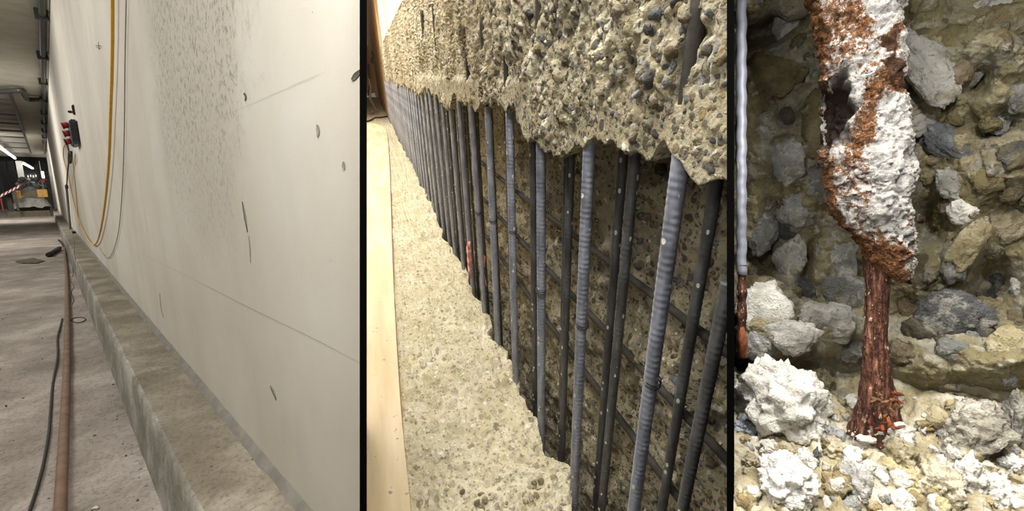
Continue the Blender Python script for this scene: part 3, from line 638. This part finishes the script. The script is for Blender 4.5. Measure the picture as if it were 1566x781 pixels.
# ledge in front of the bars
cols, nr_ = 420, 150; nn = np.concatenate([np.linspace(1.6, 0.25, 20), np.linspace(0.23, -0.97*D, nr_-28), np.full(8, -0.97*D)]); P = np.zeros((nr_, cols, 3))
lv = 1/np.linspace(1/0.42, 1/(MEND+14), cols)
k_ = (XL-CX)/F; a_ = MB_.A[:, 0]-k_*MB_.A[:, 1]; ndiv = -(lv*a_[0]+LEDGE*a_[2])/a_[1]+np.clip((lv-2.3)*0.8, 0, 1.2)
for i in range(nr_): P[i, :, 0] = lv; P[i, :, 1] = np.minimum(nn[i], ndiv); P[i, :, 2] = LEDGE
d1, d2, idn = voro(P, 34.0, 23); e1, e2, id2 = voro(P, 78.0, 28)
wg = ss(0.5, 0.1, P[..., 1])
P[..., 2] += (0.020*fbm(P, 3.2, 4, 61)+0.011*fbm(P, 30, 4, 64, .6)+np.where(idn > 0.55, np.sqrt(np.clip(0.3-d1*d1, 0, 1)), 0)*0.022+np.where(id2 > 0.5, np.sqrt(np.clip(0.3-e1*e1, 0, 1)), 0)*0.015-0.008)*wg
P[..., 2] -= 0.028*ss(0.0, 0.02, P[..., 0]-(1.22+0.10*P[..., 1]+0.03*vnoise(P*9, 3)))*ss(2.2, 1.4, P[..., 0])*wg    # hacked step across the ledge
edge = 0.03*fbm(np.stack([lv, 0*lv, 0*lv], -1), 7, 4, 66)
for i in range(nr_):
    if i >= 20: P[i, :, 1] += edge*ss(0.0, -0.97*D, nn[i])
for j, i in enumerate(range(nr_-8, nr_)): P[i, :, 2] -= 0.05*j; P[i, :, 1] += -0.003*j
lg = solo(MB_, 'floor', grid(P, True), 'gravel', 'pale hacked concrete ledge strewn with gravel in front of the rebars', 'floor', kind='structure', base=(0, 0, LEDGE)); GP = P
# formwork board on the ledge
ep = [(634, 860), (627, 765), (619, 690), (611.6, 606), (605, 500), (600, 395), (597.5, 310), (595.5, 250), (592.5, 208), (588, 197), (580, 191), (570, 188), (556, 187)]
zb = LEDGE+0.028; E_ = spline([MB_.at(x, y, 2, zb) for x, y in ep], 5)
lo_ = []
for p in E_:
    k_ = (XL-CX)/F; a_ = MB_.A[:, 0]-k_*MB_.A[:, 1]; n_ = -(p[0]*a_[0]+zb*a_[2])/a_[1]; lo_.append((p[0], n_, zb))
lo_ = np.array(lo_); lo_[:, 1] = np.maximum(lo_[:, 1], E_[:, 1]+0.002)
E2 = E_.copy(); E2[:, 2] = LEDGE-0.03; mid = (E_+lo_)/2
bd = thing(MB_, 'formwork_board', (1.0, 0.3, LEDGE), 'long pale plywood board lying on the ledge along the divider slab', 'board')
part(bd, 'top_face', grid(np.array([lo_, mid, E_])), 'ply', False); part(bd, 'cut_edge', grid(np.array([E_, E2])), 'tan', False)
# rebars
def bar_geo(l, n, d, u0, u1, near):
    st = int(max(8, (u1-u0)/0.0035)) if near else 26
    us = np.linspace(u0, u1, st); ph_ = RG.uniform(0, 6)
    path = np.stack([l+0.003*np.sin(us*2.1+ph_), n+0.003*np.sin(us*1.7+ph_*2), us], -1)
    return tube(path, d/2, 22 if near else 9, True, (0.0135, 0.055) if near else None)
ORD = 'first second third fourth fifth sixth seventh eighth ninth tenth eleventh twelfth thirteenth fourteenth fifteenth'.split()
LBAR = 'ribbed grey front row rebar further along than the fourteenth from the divider'
for k in range(45):
    l = L0+SP*k
    lab = ORD[k]+' front row rebar counted from the thin divider slab' if k < 14 else LBAR
    t = thing(MB_, 'rebar', (l, -D, -4*D), lab, 'rebar', 'front row of bare rebars')
    part(t, 'shaft', bar_geo(l, -D, 0.0255, -4*D, LIP+0.07, k < 5), 'rebar')
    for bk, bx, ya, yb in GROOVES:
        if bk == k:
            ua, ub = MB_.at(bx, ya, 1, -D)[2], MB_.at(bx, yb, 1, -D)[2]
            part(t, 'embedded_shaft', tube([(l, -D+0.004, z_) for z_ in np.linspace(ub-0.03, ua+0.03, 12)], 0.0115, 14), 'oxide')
    if k < 6:
        z = -1.27*D-0.05*(k % 3)
        for j in range(2): th = np.linspace(0, 6.28, 14); part(t, 'tie_wire', tube(np.stack([l+0.0155*np.cos(th), -D+0.0155*np.sin(th), z+0.008*j+0.004*np.cos(th)], -1), 0.0014, 6), 'dark')
def plab(nm, k):
    d_ = 'deeper dark rebar' if nm == 'inner' else 'shallower dark rebar'
    if k < 0: return d_+' of the pair beside the thin divider slab'
    if k < 10: return d_+' of the pair behind the gap after the '+ORD[k]+' front row rebar'
    return 'dark rebar of a pair set back beyond the eleventh front row rebar'
na, nb_ = -1.22*D, -1.13*D
la0 = MB_.at(948, 300, 1, na)[0]; lb0 = MB_.at(963, 300, 1, nb_)[0]
for k in range(-1, 44):
    for nm, l, n, d in (('inner', la0+SP*k, na, 0.021), ('outer', lb0+SP*k, nb_, 0.022)):
        t = thing(MB_, 'rebar', (l, n, -4*D), plab(nm, k), 'rebar', 'paired rebars behind the front row')
        a_ = MB_.A[:, 0]-(XR-CX)/F*MB_.A[:, 1]; ucut = -(l*a_[0]+n*a_[1])/a_[2] if k < 0 else 9.0
        part(t, 'shaft', bar_geo(l, n, d, -4*D, min(LIP+0.10, ucut-0.01), k < 3), 'rebar_dark')
for k, (x, y) in enumerate(((997, 452), (1040, 628), (1000, 712))):
    nh = -1.28*D; q = MB_.at(x, y, 1, nh); z = q[2]; ls = np.linspace(MB_.l_px(XR, nh, z), 6.0, 60)
    t = thing(MB_, 'cross_rebar', (1.0, nh, z), ('upper', 'middle', 'lower')[k]+' dark cross rebar running along the back of the recess', 'rebar', 'cross rebars in the recess')
    part(t, 'shaft', tube(np.stack([ls, np.full(60, nh), z+0.004*np.sin(ls*3)], -1), 0.0095, 10), 'oxide')
# pink tape on a far bar
q = MB_.at(721, 388, 1, -D+0.035); tp = thing(MB_, 'pink_tape', q, 'scrap of pink tape knotted round a rebar', 'tape')
for j in range(3):
    w = [(0, 0.0, 0.05-0.05*j), (0.03, 0.012, 0.03-0.05*j), (-0.02, 0.02, 0.0-0.05*j), (0.02, 0.0, -0.03-0.05*j)]
    p = spline([q+np.array(z) for z in w], 5); part(tp, 'strip', grid(np.array([p+[0, 0, .022], p+[0, .006, 0], p-[0, 0, .022]])), 'tape')
q2 = MB_.at(742, 412, 1, -1.1*D); p = spline([q2+np.array(z) for z in ((0, 0, .09), (0.01, .01, 0), (0, 0, -.09))], 5)
solo(MB_, 'red_tape', grid(np.array([p-[.03, 0, 0], p+[0, .006, 0], p+[.03, 0, 0]])), 'red', 'red strip of tape hanging behind the pink tape', 'tape')
# stones showing in the hacked faces
PB = [stone_mesh('pebble', 400+k, 3, 0.07, 7, 'pebble') for k in range(9)]
STC = [C(78, 76, 72), C(96, 92, 84), C(120, 104, 78), C(104, 108, 110), C(140, 128, 104), C(176, 168, 148), C(66, 62, 56), C(150, 138, 108)]
def embed(parent, PP, count, i0, i1, j0, j1, axis, smin, smax, sink, cols_=None):
    name = 'stone'
    n = 0
    for _ in range(count*3):
        i, j = RG.randrange(i0, i1), int(j0+(j1-j0)*RG.random()**1.25); p = PP[i, j].copy()
        x, y = MB_.px(p)
        if x < 700 or x > 1092 or y < -20 or y > 800: continue
        s = RG.uniform(smin, smax)*(0.7 if x > 1040 else 1.0 if x > 850 else 1.25); sc_ = [s*RG.uniform(.8, 1.25), s*RG.uniform(.8, 1.2), s*RG.uniform(.75, 1.2)]
        p[axis] -= s*sink; c_ = RG.choice(cols_ or STC)
        inst(parent, name, RG.choice(PB), p, rrot(), sc_, (*c_[:3], RG.choice((0.1, 0.2, 0.45)))); n += 1
        if n >= count: return
embed(hw, HP, 260, 4, 205, 2, 330, 1, 0.006, 0.014, 0.8)
embed(rw, RP, 180, 10, 195, 2, 190, 1, 0.007, 0.017, 0.7)
embed(lg, GP, 190, 24, 138, 10, 230, 2, 0.004, 0.011, 0.35, [C(168, 156, 126), C(196, 188, 166), C(150, 138, 108), C(210, 204, 186), C(130, 120, 98)])
# far end: hoses and a cable by the plain wall
def mfar(pts, l, r, mat, name, label, cat): return solo(MB_, name, tube(spline([MB_.at(x, y, 0, l) for x, y in pts], 6), r, 8), mat, label, cat)
mfar([(569, 78), (570, 86), (568.5, 92), (571, 97)], 15, 0.03, 'dark', 'hanging_hook', 'dark hook hanging at the far end of the hacked wall', 'hook')
mfar([(564, 120), (567, 135), (566, 150), (571, 160), (575, 168), (570, 173), (564, 171)], 15, 0.035, 'brown', 'coiled_hose', 'brown hose hanging in a coil at the far end of the ledge', 'hose')
mfar([(563, 98), (564, 112), (566, 128), (563, 146)], 15.5, 0.03, 'dark', 'hanging_cable', 'dark cable hanging beside the brown coil', 'cable')
pts = [MB_.at(x, y, 2, LEDGE+0.03) for x, y in ((556, 187), (566, 184), (574, 180), (582, 179.5), (592, 178))]
solo(MB_, 'floor_cable', tube(spline(pts, 6), 0.022, 8), 'dark', 'dark cable crossing the far end of the ledge', 'cable')

# ================================================================== RIGHT BAY: close niche with a corroded bar
def rp(x, y, q): return RB.at(x, y, 1, q)
QB = 0.50
# back of the niche
xs = np.concatenate([np.linspace(1118, 1600, 300), np.linspace(1606, 1960, 60)]); ys = np.concatenate([np.linspace(-270, -64, 50), np.linspace(-60, 640, 330)]); P = np.zeros((380, 360, 3))
for i, y in enumerate(ys):
    r = np.stack([(xs-CX)/F, np.ones(360), np.full(360, (CY-y)/F)], -1)@RB.A.T; P[i] = r*(0.645/r[:, 1])[:, None]
PX, PY = np.meshgrid(xs, ys)
def blob(cx_, cy_, rx, ry, rot=0):
    a = math.radians(rot); dx, dy = PX-cx_, PY-cy_; u1 = (dx*math.cos(a)+dy*math.sin(a))/rx; v1 = (-dx*math.sin(a)+dy*math.cos(a))/ry
    return np.exp(-(u1*u1+v1*v1))
dq = 0.020*fbm(P, 9, 4, 81)+0.006*fbm(P, 45, 4, 84, .6)
d1, d2, idn = voro(P+0.004*fbm(P, 30, 2, 7)[..., None], 26.0, 83); dq -= np.where(idn > 0.35, np.sqrt(np.clip(0.45-d1*d1, 0, 1)), 0)*0.016
for cx_, cy_, rx, ry, rot, dep in ((1172, 48, 60, 16, -28, .07), (1415, 335, 24, 50, 10, .05), (1520, 432, 42, 45, 0, .05), (1498, 125, 15, 32, 20, .03), (1512, 203, 18, 8, 0, .025),
                                   (1235, 405, 9, 35, 10, .035), (1205, 180, 14, 14, 0, .02), (1385, 470, 35, 30, 0, .03), (1135, 150, 6, 40, -8, .02), (1545, 175, 20, 20, 0, .02), (1300, 420, 18, 20, 0, .02), (1175, 400, 20, 40, 0, .025)):
    dq += dep*blob(cx_, cy_, rx, ry, rot)
for cx_, cy_, rx, ry, rot, dep in ((1150, 5, 50, 25, -10, .04), (1160, 500, 70, 50, 0, .05), (1250, 520, 90, 40, 0, .05), (1480, 395, 25, 35, 20, .03), (1530, 60, 60, 60, 0, .03), (1500, 300, 60, 40, 0, .02), (1540, 555, 60, 40, 0, .05), (1430, 560, 90, 40, 0, .04)):
    dq -= dep*blob(cx_, cy_, rx, ry, rot)
r = P/P[..., 1:2]; Q = 0.645+dq; P = r*Q[..., None]; WP = P
nw = solo(RB, 'wall_right', grid(P, True), 'paste', 'rough broken concrete back of the niche with embedded stones', 'wall', kind='structure', base=(0, 0.6, 0))
def wq(x, y):
    j = int(np.clip((x-1118)/(1600-1118)*299, 0, 299)); i = int(np.clip((y+60)/700*329, 0, 329))+50; return Q[i, j]
# overhanging lip of the niche above and its side
xs2 = np.linspace(1119, 1960, 60); P = np.zeros((14, 60, 3))
for i in range(14):
    q = 0.47+0.22*i/13; z = 0.335+0.03*math.sin(i*0.5)
    for j, x in enumerate(xs2): b_ = RB.at(x, CY, 1, q); P[i, j] = (b_[0], q, z)
P[..., 2] += 0.02*fbm(P, 14, 4, 90)
part(nw, 'overhang', grid(P), 'paste')
# rubble bed
xs = np.concatenate([np.linspace(1122, 1610, 300), np.linspace(1616, 1960, 60)]); ts = np.linspace(0, 1, 220); P = np.zeros((220, 360, 3))
def floor_z(q): return -0.128-(0.66-q)*0.27
for i, t in enumerate(ts):
    q = 0.72-0.36*t
    r = np.stack([(xs-CX)/F, np.ones(360), np.zeros(360)], -1)@RB.A.T; P[i] = r*(q/r[:, 1])[:, None]; P[i, :, 2] = floor_z(q)
d1, d2, idn = voro(P, 55, 93); e1, e2, id2 = voro(P, 130, 96)
mx = rp(1342, 640, QB)
hz = 0.012*fbm(P, 14, 4, 91)+0.004*fbm(P, 70, 4, 92, .6)+np.where(idn > 0.3, np.sqrt(np.clip(0.4-d1*d1, 0, 1)), 0)*0.010+np.where(id2 > 0.4, np.sqrt(np.clip(0.4-e1*e1, 0, 1)), 0)*0.004
hz += 0.016*np.exp(-(((P[..., 0]-mx[0])/0.028)**2+((P[..., 1]-QB+0.01)/0.03)**2))
P[..., 2] += hz-0.010; FP = P
rf = solo(RB, 'floor', grid(P), 'rubble', 'bed of crumbled pale mortar in the bottom of the niche', 'floor', kind='structure', base=(0, 0.5, -0.15))
def fz(x, q):
    i = int(np.clip((0.72-q)/0.36*219, 0, 219)); j = int(np.clip((x-1122)/488*299, 0, 299)); return FP[i, j]
def fhit(x, y):                                  # first bed point met by a pixel direction
    rr_ = RB.r(x, y); rr_ = rr_/rr_[1]; best = None
    for q in np.linspace(0.37, 0.71, 120):
        if rr_[2]*q <= fz(x, q)[2]: return rr_*q
    return rr_*0.6
# stones set in the back of the niche: x, y, rx, ry, tilt, colour, lime coat
G1, G2, G3, DK, BR, OL, WH, YE = C(150, 150, 146), C(118, 118, 114), C(176, 174, 166), C(74, 74, 72), C(120, 106, 84), C(116, 106, 74), C(232, 229, 220), C(164, 152, 118)
RS = [stone_mesh('stone', 500+k, 4, 0.2, 8 if k % 2 else 5, 'stone') for k in range(12)]
WS = [(1215, 38, 32, 26, -25, G3, .5), (1180, 110, 40, 42, -30, OL, .1), (1197, 182, 19, 19, 0, DK, .1), (1150, 190, 22, 60, 8, OL, .1), (1205, 245, 24, 34, 0, G1, .5), (1250, 180, 22, 50, 0, OL, .1),
      (1168, 358, 26, 32, 10, G2, .4), (1150, 290, 24, 50, 0, OL, .15), (1222, 322, 30, 26, 0, G1, .4), (1205, 345, 18, 18, 0, DK, .3), (1250, 285, 18, 28, 0, G2, .3), (1208, 398, 25, 38, 5, G3, .7), (1280, 392, 32, 44, 0, G1, .6),
      (1224, 441, 22, 23, 0, DK, .25), (1292, 452, 46, 32, 22, G2, .45), (1262, 492, 44, 30, 15, G3, .7), (1168, 478, 42, 44, 0, WH, .7), (1172, 440, 26, 20, 0, YE, .3), (1215, 515, 40, 26, 0, G3, .8), (1158, 522, 30, 26, 0, G1, .7), (1300, 530, 36, 24, 0, G2, .6),
      (1412, 95, 34, 62, -18, G3, .35), (1405, 185, 26, 20, 0, G3, .5), (1445, 218, 26, 58, -36, C(112, 116, 120), .35), (1500, 124, 13, 32, 20, C(70, 66, 50), 0), (1513, 188, 18, 13, 0, OL, .1), (1547, 240, 24, 22, 0, DK, .15),
      (1558, 148, 20, 24, 0, G2, .2), (1535, 36, 34, 28, -20, OL, .2), (1520, 4, 40, 10, 0, G3, .5), (1458, 60, 26, 24, 0, OL, .2), (1470, 110, 22, 18, 0, BR, .2), (1455, 282, 20, 26, -15, G3, .6), (1470, 322, 22, 18, 0, WH, .5), (1440, 332, 12, 18, 0, YE, .3),
      (1532, 346, 46, 30, 12, C(150, 140, 116), .15), (1478, 378, 24, 40, 25, YE, .25), (1455, 402, 20, 30, 0, G2, .4), (1525, 425, 26, 34, 20, C(44, 44, 42), .15), (1558, 438, 14, 16, 0, G3, .6), (1500, 445, 18, 26, -20, C(56, 54, 50), .3),
      (1455, 478, 52, 40, 8, C(92, 92, 92), .55), (1512, 464, 18, 10, 25, YE, .3), (1556, 490, 22, 14, 0, BR, .1), (1388, 470, 22, 26, 0, BR, .1), (1400, 510, 28, 22, 0, C(84, 76, 60), .1), (1455, 534, 24, 15, 0, G2, .3), (1500, 512, 24, 20, 0, DK, .3),
      (1545, 535, 40, 30, 0, YE, .3), (1380, 540, 24, 18, 0, BR, .2), (1405, 420, 20, 30, 0, C(80, 72, 52), .1), (1480, 250, 16, 14, 0, YE, .2), (1510, 275, 24, 20, 0, OL, .2), (1545, 290, 22, 16, 0, BR, .2), (1420, 265, 18, 16, 0, YE, .2)]
def put_stone(k, x, y, rx, ry, tilt, col_c, coat, q, depth=0.5):
    c_ = rp(x, y, q); a = abs((rp(x+rx, y, q)-c_)[0]); b = abs((rp(x, y+ry, q)-c_)[2])
    return RS[k % 12], c_, (0, math.radians(tilt), 0), (a*1.12, min(a, b)*depth+0.004, b*1.12), (*col_c[:3], coat)
for k, (x, y, rx, ry, tilt, cc, coat) in enumerate(WS):
    me_, c_, ro_, sc_, co_ = put_stone(k, x, y, rx, ry, tilt, cc, coat, wq(x, y)+0.003)
    inst(nw, 'stone', me_, c_, ro_, sc_, co_)
for k in range(110):
    x, y = RG.uniform(1142, 1620), RG.uniform(-60, 590); rx = RG.uniform(6, 17)
    if 1270 < x < 1370 and y < 560: continue
    me_, c_, ro_, sc_, co_ = put_stone(k, x, y, rx, rx*RG.uniform(.6, 1.2), RG.uniform(-40, 40), RG.choice((OL, G2, YE, BR, G1, C(96, 90, 70))), RG.choice((.1, .3, .6)), wq(x, y)+0.004)
    inst(nw, 'stone', me_, c_, ro_, sc_, co_)
# loose lumps on the rubble bed
FS = [(1196, 618, 66, 52, 0, WH, .9, 'large white porous mortar lump left of the corroded bar'), (1142, 655, 20, 15, 0, C(140, 150, 164), .4, 'bluish grey stone beside the large white porous lump'), (1256, 586, 19, 21, 0, C(150, 142, 116), .3, 'small beige stone perched behind the large white porous lump'),
      (1200, 740, 44, 34, 0, C(236, 234, 228), 1.0, 'bright white rounded mortar lump on the rubble bed'), (1230, 708, 19, 19, 20, C(216, 212, 202), .7, 'small white chip wedged behind the bright white lump'), (1246, 706, 9, 15, 8, C(76, 78, 78), .1, 'small dark stone against the white chip'),
      (1180, 688, 16, 12, 30, C(220, 216, 206), .8, 'small white flake above the bright white lump'), (1150, 706, 13, 12, 0, YE, .3, 'small yellow mortar crumb beside the bright white lump'), (1312, 745, 26, 32, -10, C(190, 188, 184), .6, 'grey crystalline stone below the corroded bar'),
      (1476, 588, 92, 36, 5, C(168, 156, 130), .45, 'large brownish boulder lying right of the corroded bar'), (1486, 662, 52, 50, 22, C(168, 162, 148), .7, 'grey lump with a smooth white corner before the brownish boulder'), (1556, 655, 22, 42, 0, C(124, 122, 114), .3, 'upright grey stone right of the lump with the white corner'),
      (1440, 742, 36, 30, 0, C(204, 194, 168), .7, 'pale yellow rounded lump at the front of the rubble bed'), (1478, 735, 26, 30, 10, WH, .9, 'white jagged lump beside the pale yellow rounded lump'), (1525, 755, 34, 26, 0, WH, .9, 'broad white lump right of the white jagged lump'), (1554, 712, 22, 16, 0, WH, .8, 'white lump at the foot of the upright grey stone'),
      (1378, 700, 26, 24, 0, YE, .5, 'yellowish crumb heap lump right of the bar foot'), (1346, 668, 46, 26, 0, WH, .9, 'white mortar collar round the foot of the corroded bar'), (1395, 735, 24, 22, 0, C(180, 166, 126), .4, 'yellow brown lump before the bar foot'), (1275, 690, 20, 16, 0, YE, .4, 'yellow crumb between the white chip and the bar foot'), (1412, 551, 14, 8, -15, G3, .6, 'flat pale chip on top of the brownish boulder')]
LS = [stone_mesh('loose_stone', 540+k, 5, 0.3, 5, 'stone') for k in range(8)]
for k, (x, y, rx, ry, tilt, cc, coat, lab) in enumerate(FS):
    h = fhit(x, y+ry*0.55); q = h[1]+0.004
    me_, c_, ro_, sc_, co_ = put_stone(k, x, y, rx, ry, tilt, cc, coat, q, 0.85)
    solo_inst(RB, 'mortar_lump' if 'lump' in lab else 'loose_stone', LS[k % 8], c_, ro_, sc_, co_, lab, 'lump' if 'lump' in lab else 'stone', 'loose pieces on the rubble bed')
CR = [stone_mesh('crumb', 560+k, 3, 0.38, 6, 'stone') for k in range(6)]
for k in range(240):
    x = RG.uniform(1136, 1564); y = 590+190*RG.random()**0.8; h = fhit(x, y); s = RG.uniform(0.0018, 0.0052) if k > 60 else RG.uniform(0.005, 0.0085)
    cc = RG.choice((WH, YE, G3, C(190, 176, 136), C(216, 210, 196), G1, C(150, 132, 90)))
    solo_inst(RB, 'mortar_crumb', CR[k % 6], h+[0, 0, s*0.3], rrot(), (s*1.2, s, s*.85), (*cc[:3], 0.5), 'little crumb of pale mortar in the rubble bed of the niche', 'crumb', 'mortar crumbs in the niche')

# corroded bar: thin steel neck, crust wrapped round it above
def rows_interp(tab, ys): t = np.array(tab, float); return [np.interp(ys, t[:, 0], t[:, c]) for c in range(1, t.shape[1])]
CT = [(-270, 1234, 1386), (-40, 1236, 1384), (0, 1238, 1382), (30, 1245, 1380), (60, 1250, 1379), (90, 1250, 1386), (115, 1254, 1387), (150, 1256, 1383), (180, 1258, 1388), (210, 1260, 1390), (250, 1260, 1393), (290, 1265, 1396), (320, 1270, 1398), (345, 1281, 1398), (360, 1302, 1399), (380, 1322, 1402), (400, 1336, 1404), (415, 1350, 1402), (428, 1366, 1394), (433, 1374, 1384)]
NR = 430; ys = np.linspace(-270, 433, NR); xl, xr = rows_interp(CT, ys); NS = 150; th = np.linspace(0, 2*math.pi, NS, endpoint=False)
V = np.zeros((NR, NS, 3)); pxx = np.zeros((NR, NS))
for i, y in enumerate(ys):
    a, b = rp(xl[i], y, QB), rp(xr[i], y, QB); c_ = (a+b)/2; hw_ = (b-a)[0]/2
    dep = min(hw_, 0.030)*0.9
    V[i, :, 0] = c_[0]+hw_*np.cos(th); V[i, :, 1] = QB-dep*np.sin(th); V[i, :, 2] = c_[2]; pxx[i] = (xl[i]+xr[i])/2+(xr[i]-xl[i])/2*np.cos(th)
front = np.sin(th)[None, :] > -0.2; pyy = ys[:, None]+0*pxx
jx, jy = pxx+9*fbm(V, 70, 3, 101), pyy+9*fbm(V, 70, 3, 103)
def sd(x, y, cx_, cy_, rx, ry, rot=0):
    a = math.radians(rot); dx, dy = x-cx_, y-cy_; return ((dx*math.cos(a)+dy*math.sin(a))/rx)**2+((-dx*math.sin(a)+dy*math.cos(a))/ry)**2
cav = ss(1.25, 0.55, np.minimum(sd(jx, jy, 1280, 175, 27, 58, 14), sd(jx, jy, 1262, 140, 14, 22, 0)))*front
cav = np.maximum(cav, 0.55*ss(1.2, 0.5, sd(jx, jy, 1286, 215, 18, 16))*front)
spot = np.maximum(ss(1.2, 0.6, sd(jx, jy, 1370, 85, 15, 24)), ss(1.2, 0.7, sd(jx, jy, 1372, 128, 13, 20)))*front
rust = 0.36+0.55*ss(28, 4, pxx-xl[:, None])*front+0.5*spot+0.45*ss(335, 400, pyy)*ss(1400, 1370, pxx)+0.35*ss(1.3, .4, sd(jx, jy, 1335, 190, 22, 70, 25))+0.3*ss(1.3, .4, sd(jx, jy, 1290, 60, 45, 60))-0.35*ss(1.3, .5, sd(jx, jy, 1370, 260, 34, 110))-0.25*ss(1.2, .5, sd(jx, jy, 1350, 20, 28, 60))
rust += 0.25*fbm(V, 30, 3, 111)
d1, d2, idn = voro(V, 150.0, 105); e1, e2, id2 = voro(V, 330.0, 106)
disp = 0.0035*fbm(V, 40, 3, 107)+0.0022*fbm(V, 150, 4, 108, .65)-0.0022*np.where(idn > .35, np.sqrt(np.clip(.45-d1*d1, 0, 1)), 0)*-1-0.0014*np.where(id2 > .5, 1, 0)*(e1 < .4)
ctr = np.stack([(V[..., 0].min(1)+V[..., 0].max(1))/2, np.full(NR, QB), V[:, 0, 2]], -1)[:, None, :]
nrm = V-ctr; nrm[..., 2] = 0; nrm /= np.maximum(np.linalg.norm(nrm, axis=2), 1e-5)[..., None]
amp = np.clip((xr-xl)/60, 0.2, 1)[:, None]
V = V+nrm*(disp*amp)[..., None]; V[..., 1] += 0.022*cav; V[..., 2] += 0.0022*fbm(V, 120, 3, 112)*amp
Vc = np.concatenate([V, V[:, :1]], 1); g_ = grid(Vc)
v_, f_2 = g_; n_ = len(v_); f_2.append([j for j in range(NS)]); f_2.append([(NR-1)*(NS+1)+j for j in range(NS)])
cb = thing(RB, 'corroded_rebar', rp(1342, 640, QB), 'corroded rebar with a thick rusty white crust and a thin eaten neck', 'rebar')
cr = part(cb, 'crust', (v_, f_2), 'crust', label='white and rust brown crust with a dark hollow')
def fattr(o, nm, arr):
    a_ = o.data.attributes.new(nm, 'FLOAT', 'POINT'); ar = np.concatenate([arr, arr[:, :1]], 1).ravel().astype(np.float32); a_.data.foreach_set('value', ar)
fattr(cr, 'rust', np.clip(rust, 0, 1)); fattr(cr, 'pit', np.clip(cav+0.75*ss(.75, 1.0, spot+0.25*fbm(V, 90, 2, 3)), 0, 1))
NT = [(300, 1312, 1372), (350, 1314, 1368), (400, 1320, 1364), (430, 1322, 1362), (470, 1323, 1359), (510, 1321, 1356), (550, 1319, 1360), (590, 1315, 1367), (620, 1310, 1373), (650, 1304, 1380), (675, 1298, 1386)]
ys = np.linspace(300, 675, 260); xl, xr = rows_interp(NT, ys); NS = 72; th = np.linspace(0, 2*math.pi, NS, endpoint=False); V = np.zeros((260, NS, 3))
for i, y in enumerate(ys):
    a, b = rp(xl[i], y, QB), rp(xr[i], y, QB); c_ = (a+b)/2; hw_ = (b-a)[0]/2
    fl = 1+0.13*fbm(np.stack([np.cos(th)*2.2, np.sin(th)*2.2, np.full(NS, c_[2]*16)], -1), 1.5, 4, 121, .65)+0.05*fbm(np.stack([np.cos(th)*6, np.sin(th)*6, np.full(NS, c_[2]*60)], -1), 1.5, 3, 127)
    V[i, :, 0] = c_[0]+hw_*fl*np.cos(th); V[i, :, 1] = QB+0.004-hw_*0.9*fl*np.sin(th); V[i, :, 2] = c_[2]
part(cb, 'neck', grid(np.concatenate([V, V[:, :1]], 1)), 'neck', label='thin fibrous red brown steel neck')
# rust flakes round the foot
for k in range(26):
    x = RG.gauss(1352, 26); y = RG.uniform(600, 655); c_ = rp(x, y, QB-0.012-RG.uniform(0, .012)); s = RG.uniform(.0015, .003)
    o = inst(cb, 'rust_flake', CR[k % 6], c_, rrot(), (s*.5, s*.4, s*1.6)); 
    o.color = (*RG.choice((C(120, 52, 26), C(150, 74, 38), C(86, 38, 22)))[:3], 0.0)
# second bar by the divider
pth = [rp(1134, y, 0.53) for y in np.linspace(-270, 420, 90)]
sbar = thing(RB, 'speckled_rebar', rp(1134, 545, 0.53), 'grey speckled rebar with a rusted foot beside the black divider', 'rebar')
part(sbar, 'shaft', tube([p+[0.0006*math.sin(i*1.3), 0, 0] for i, p in enumerate(pth)], 0.0052, 16), 'rebar')
yy = np.linspace(405, 545, 60); pf = np.array([rp(1134.5, y, 0.53) for y in yy]); rf_ = 0.0058*(1+0.22*fbm(pf, 60, 3, 7))
part(sbar, 'rusted_foot', tube(pf, rf_, 18), 'neck'); part(sbar, 'rust_scale', tube([rp(1135, 500, .523), rp(1136, 520, .522), rp(1135, 546, .522)], [0.002, 0.005, 0.003], 10), 'rust')
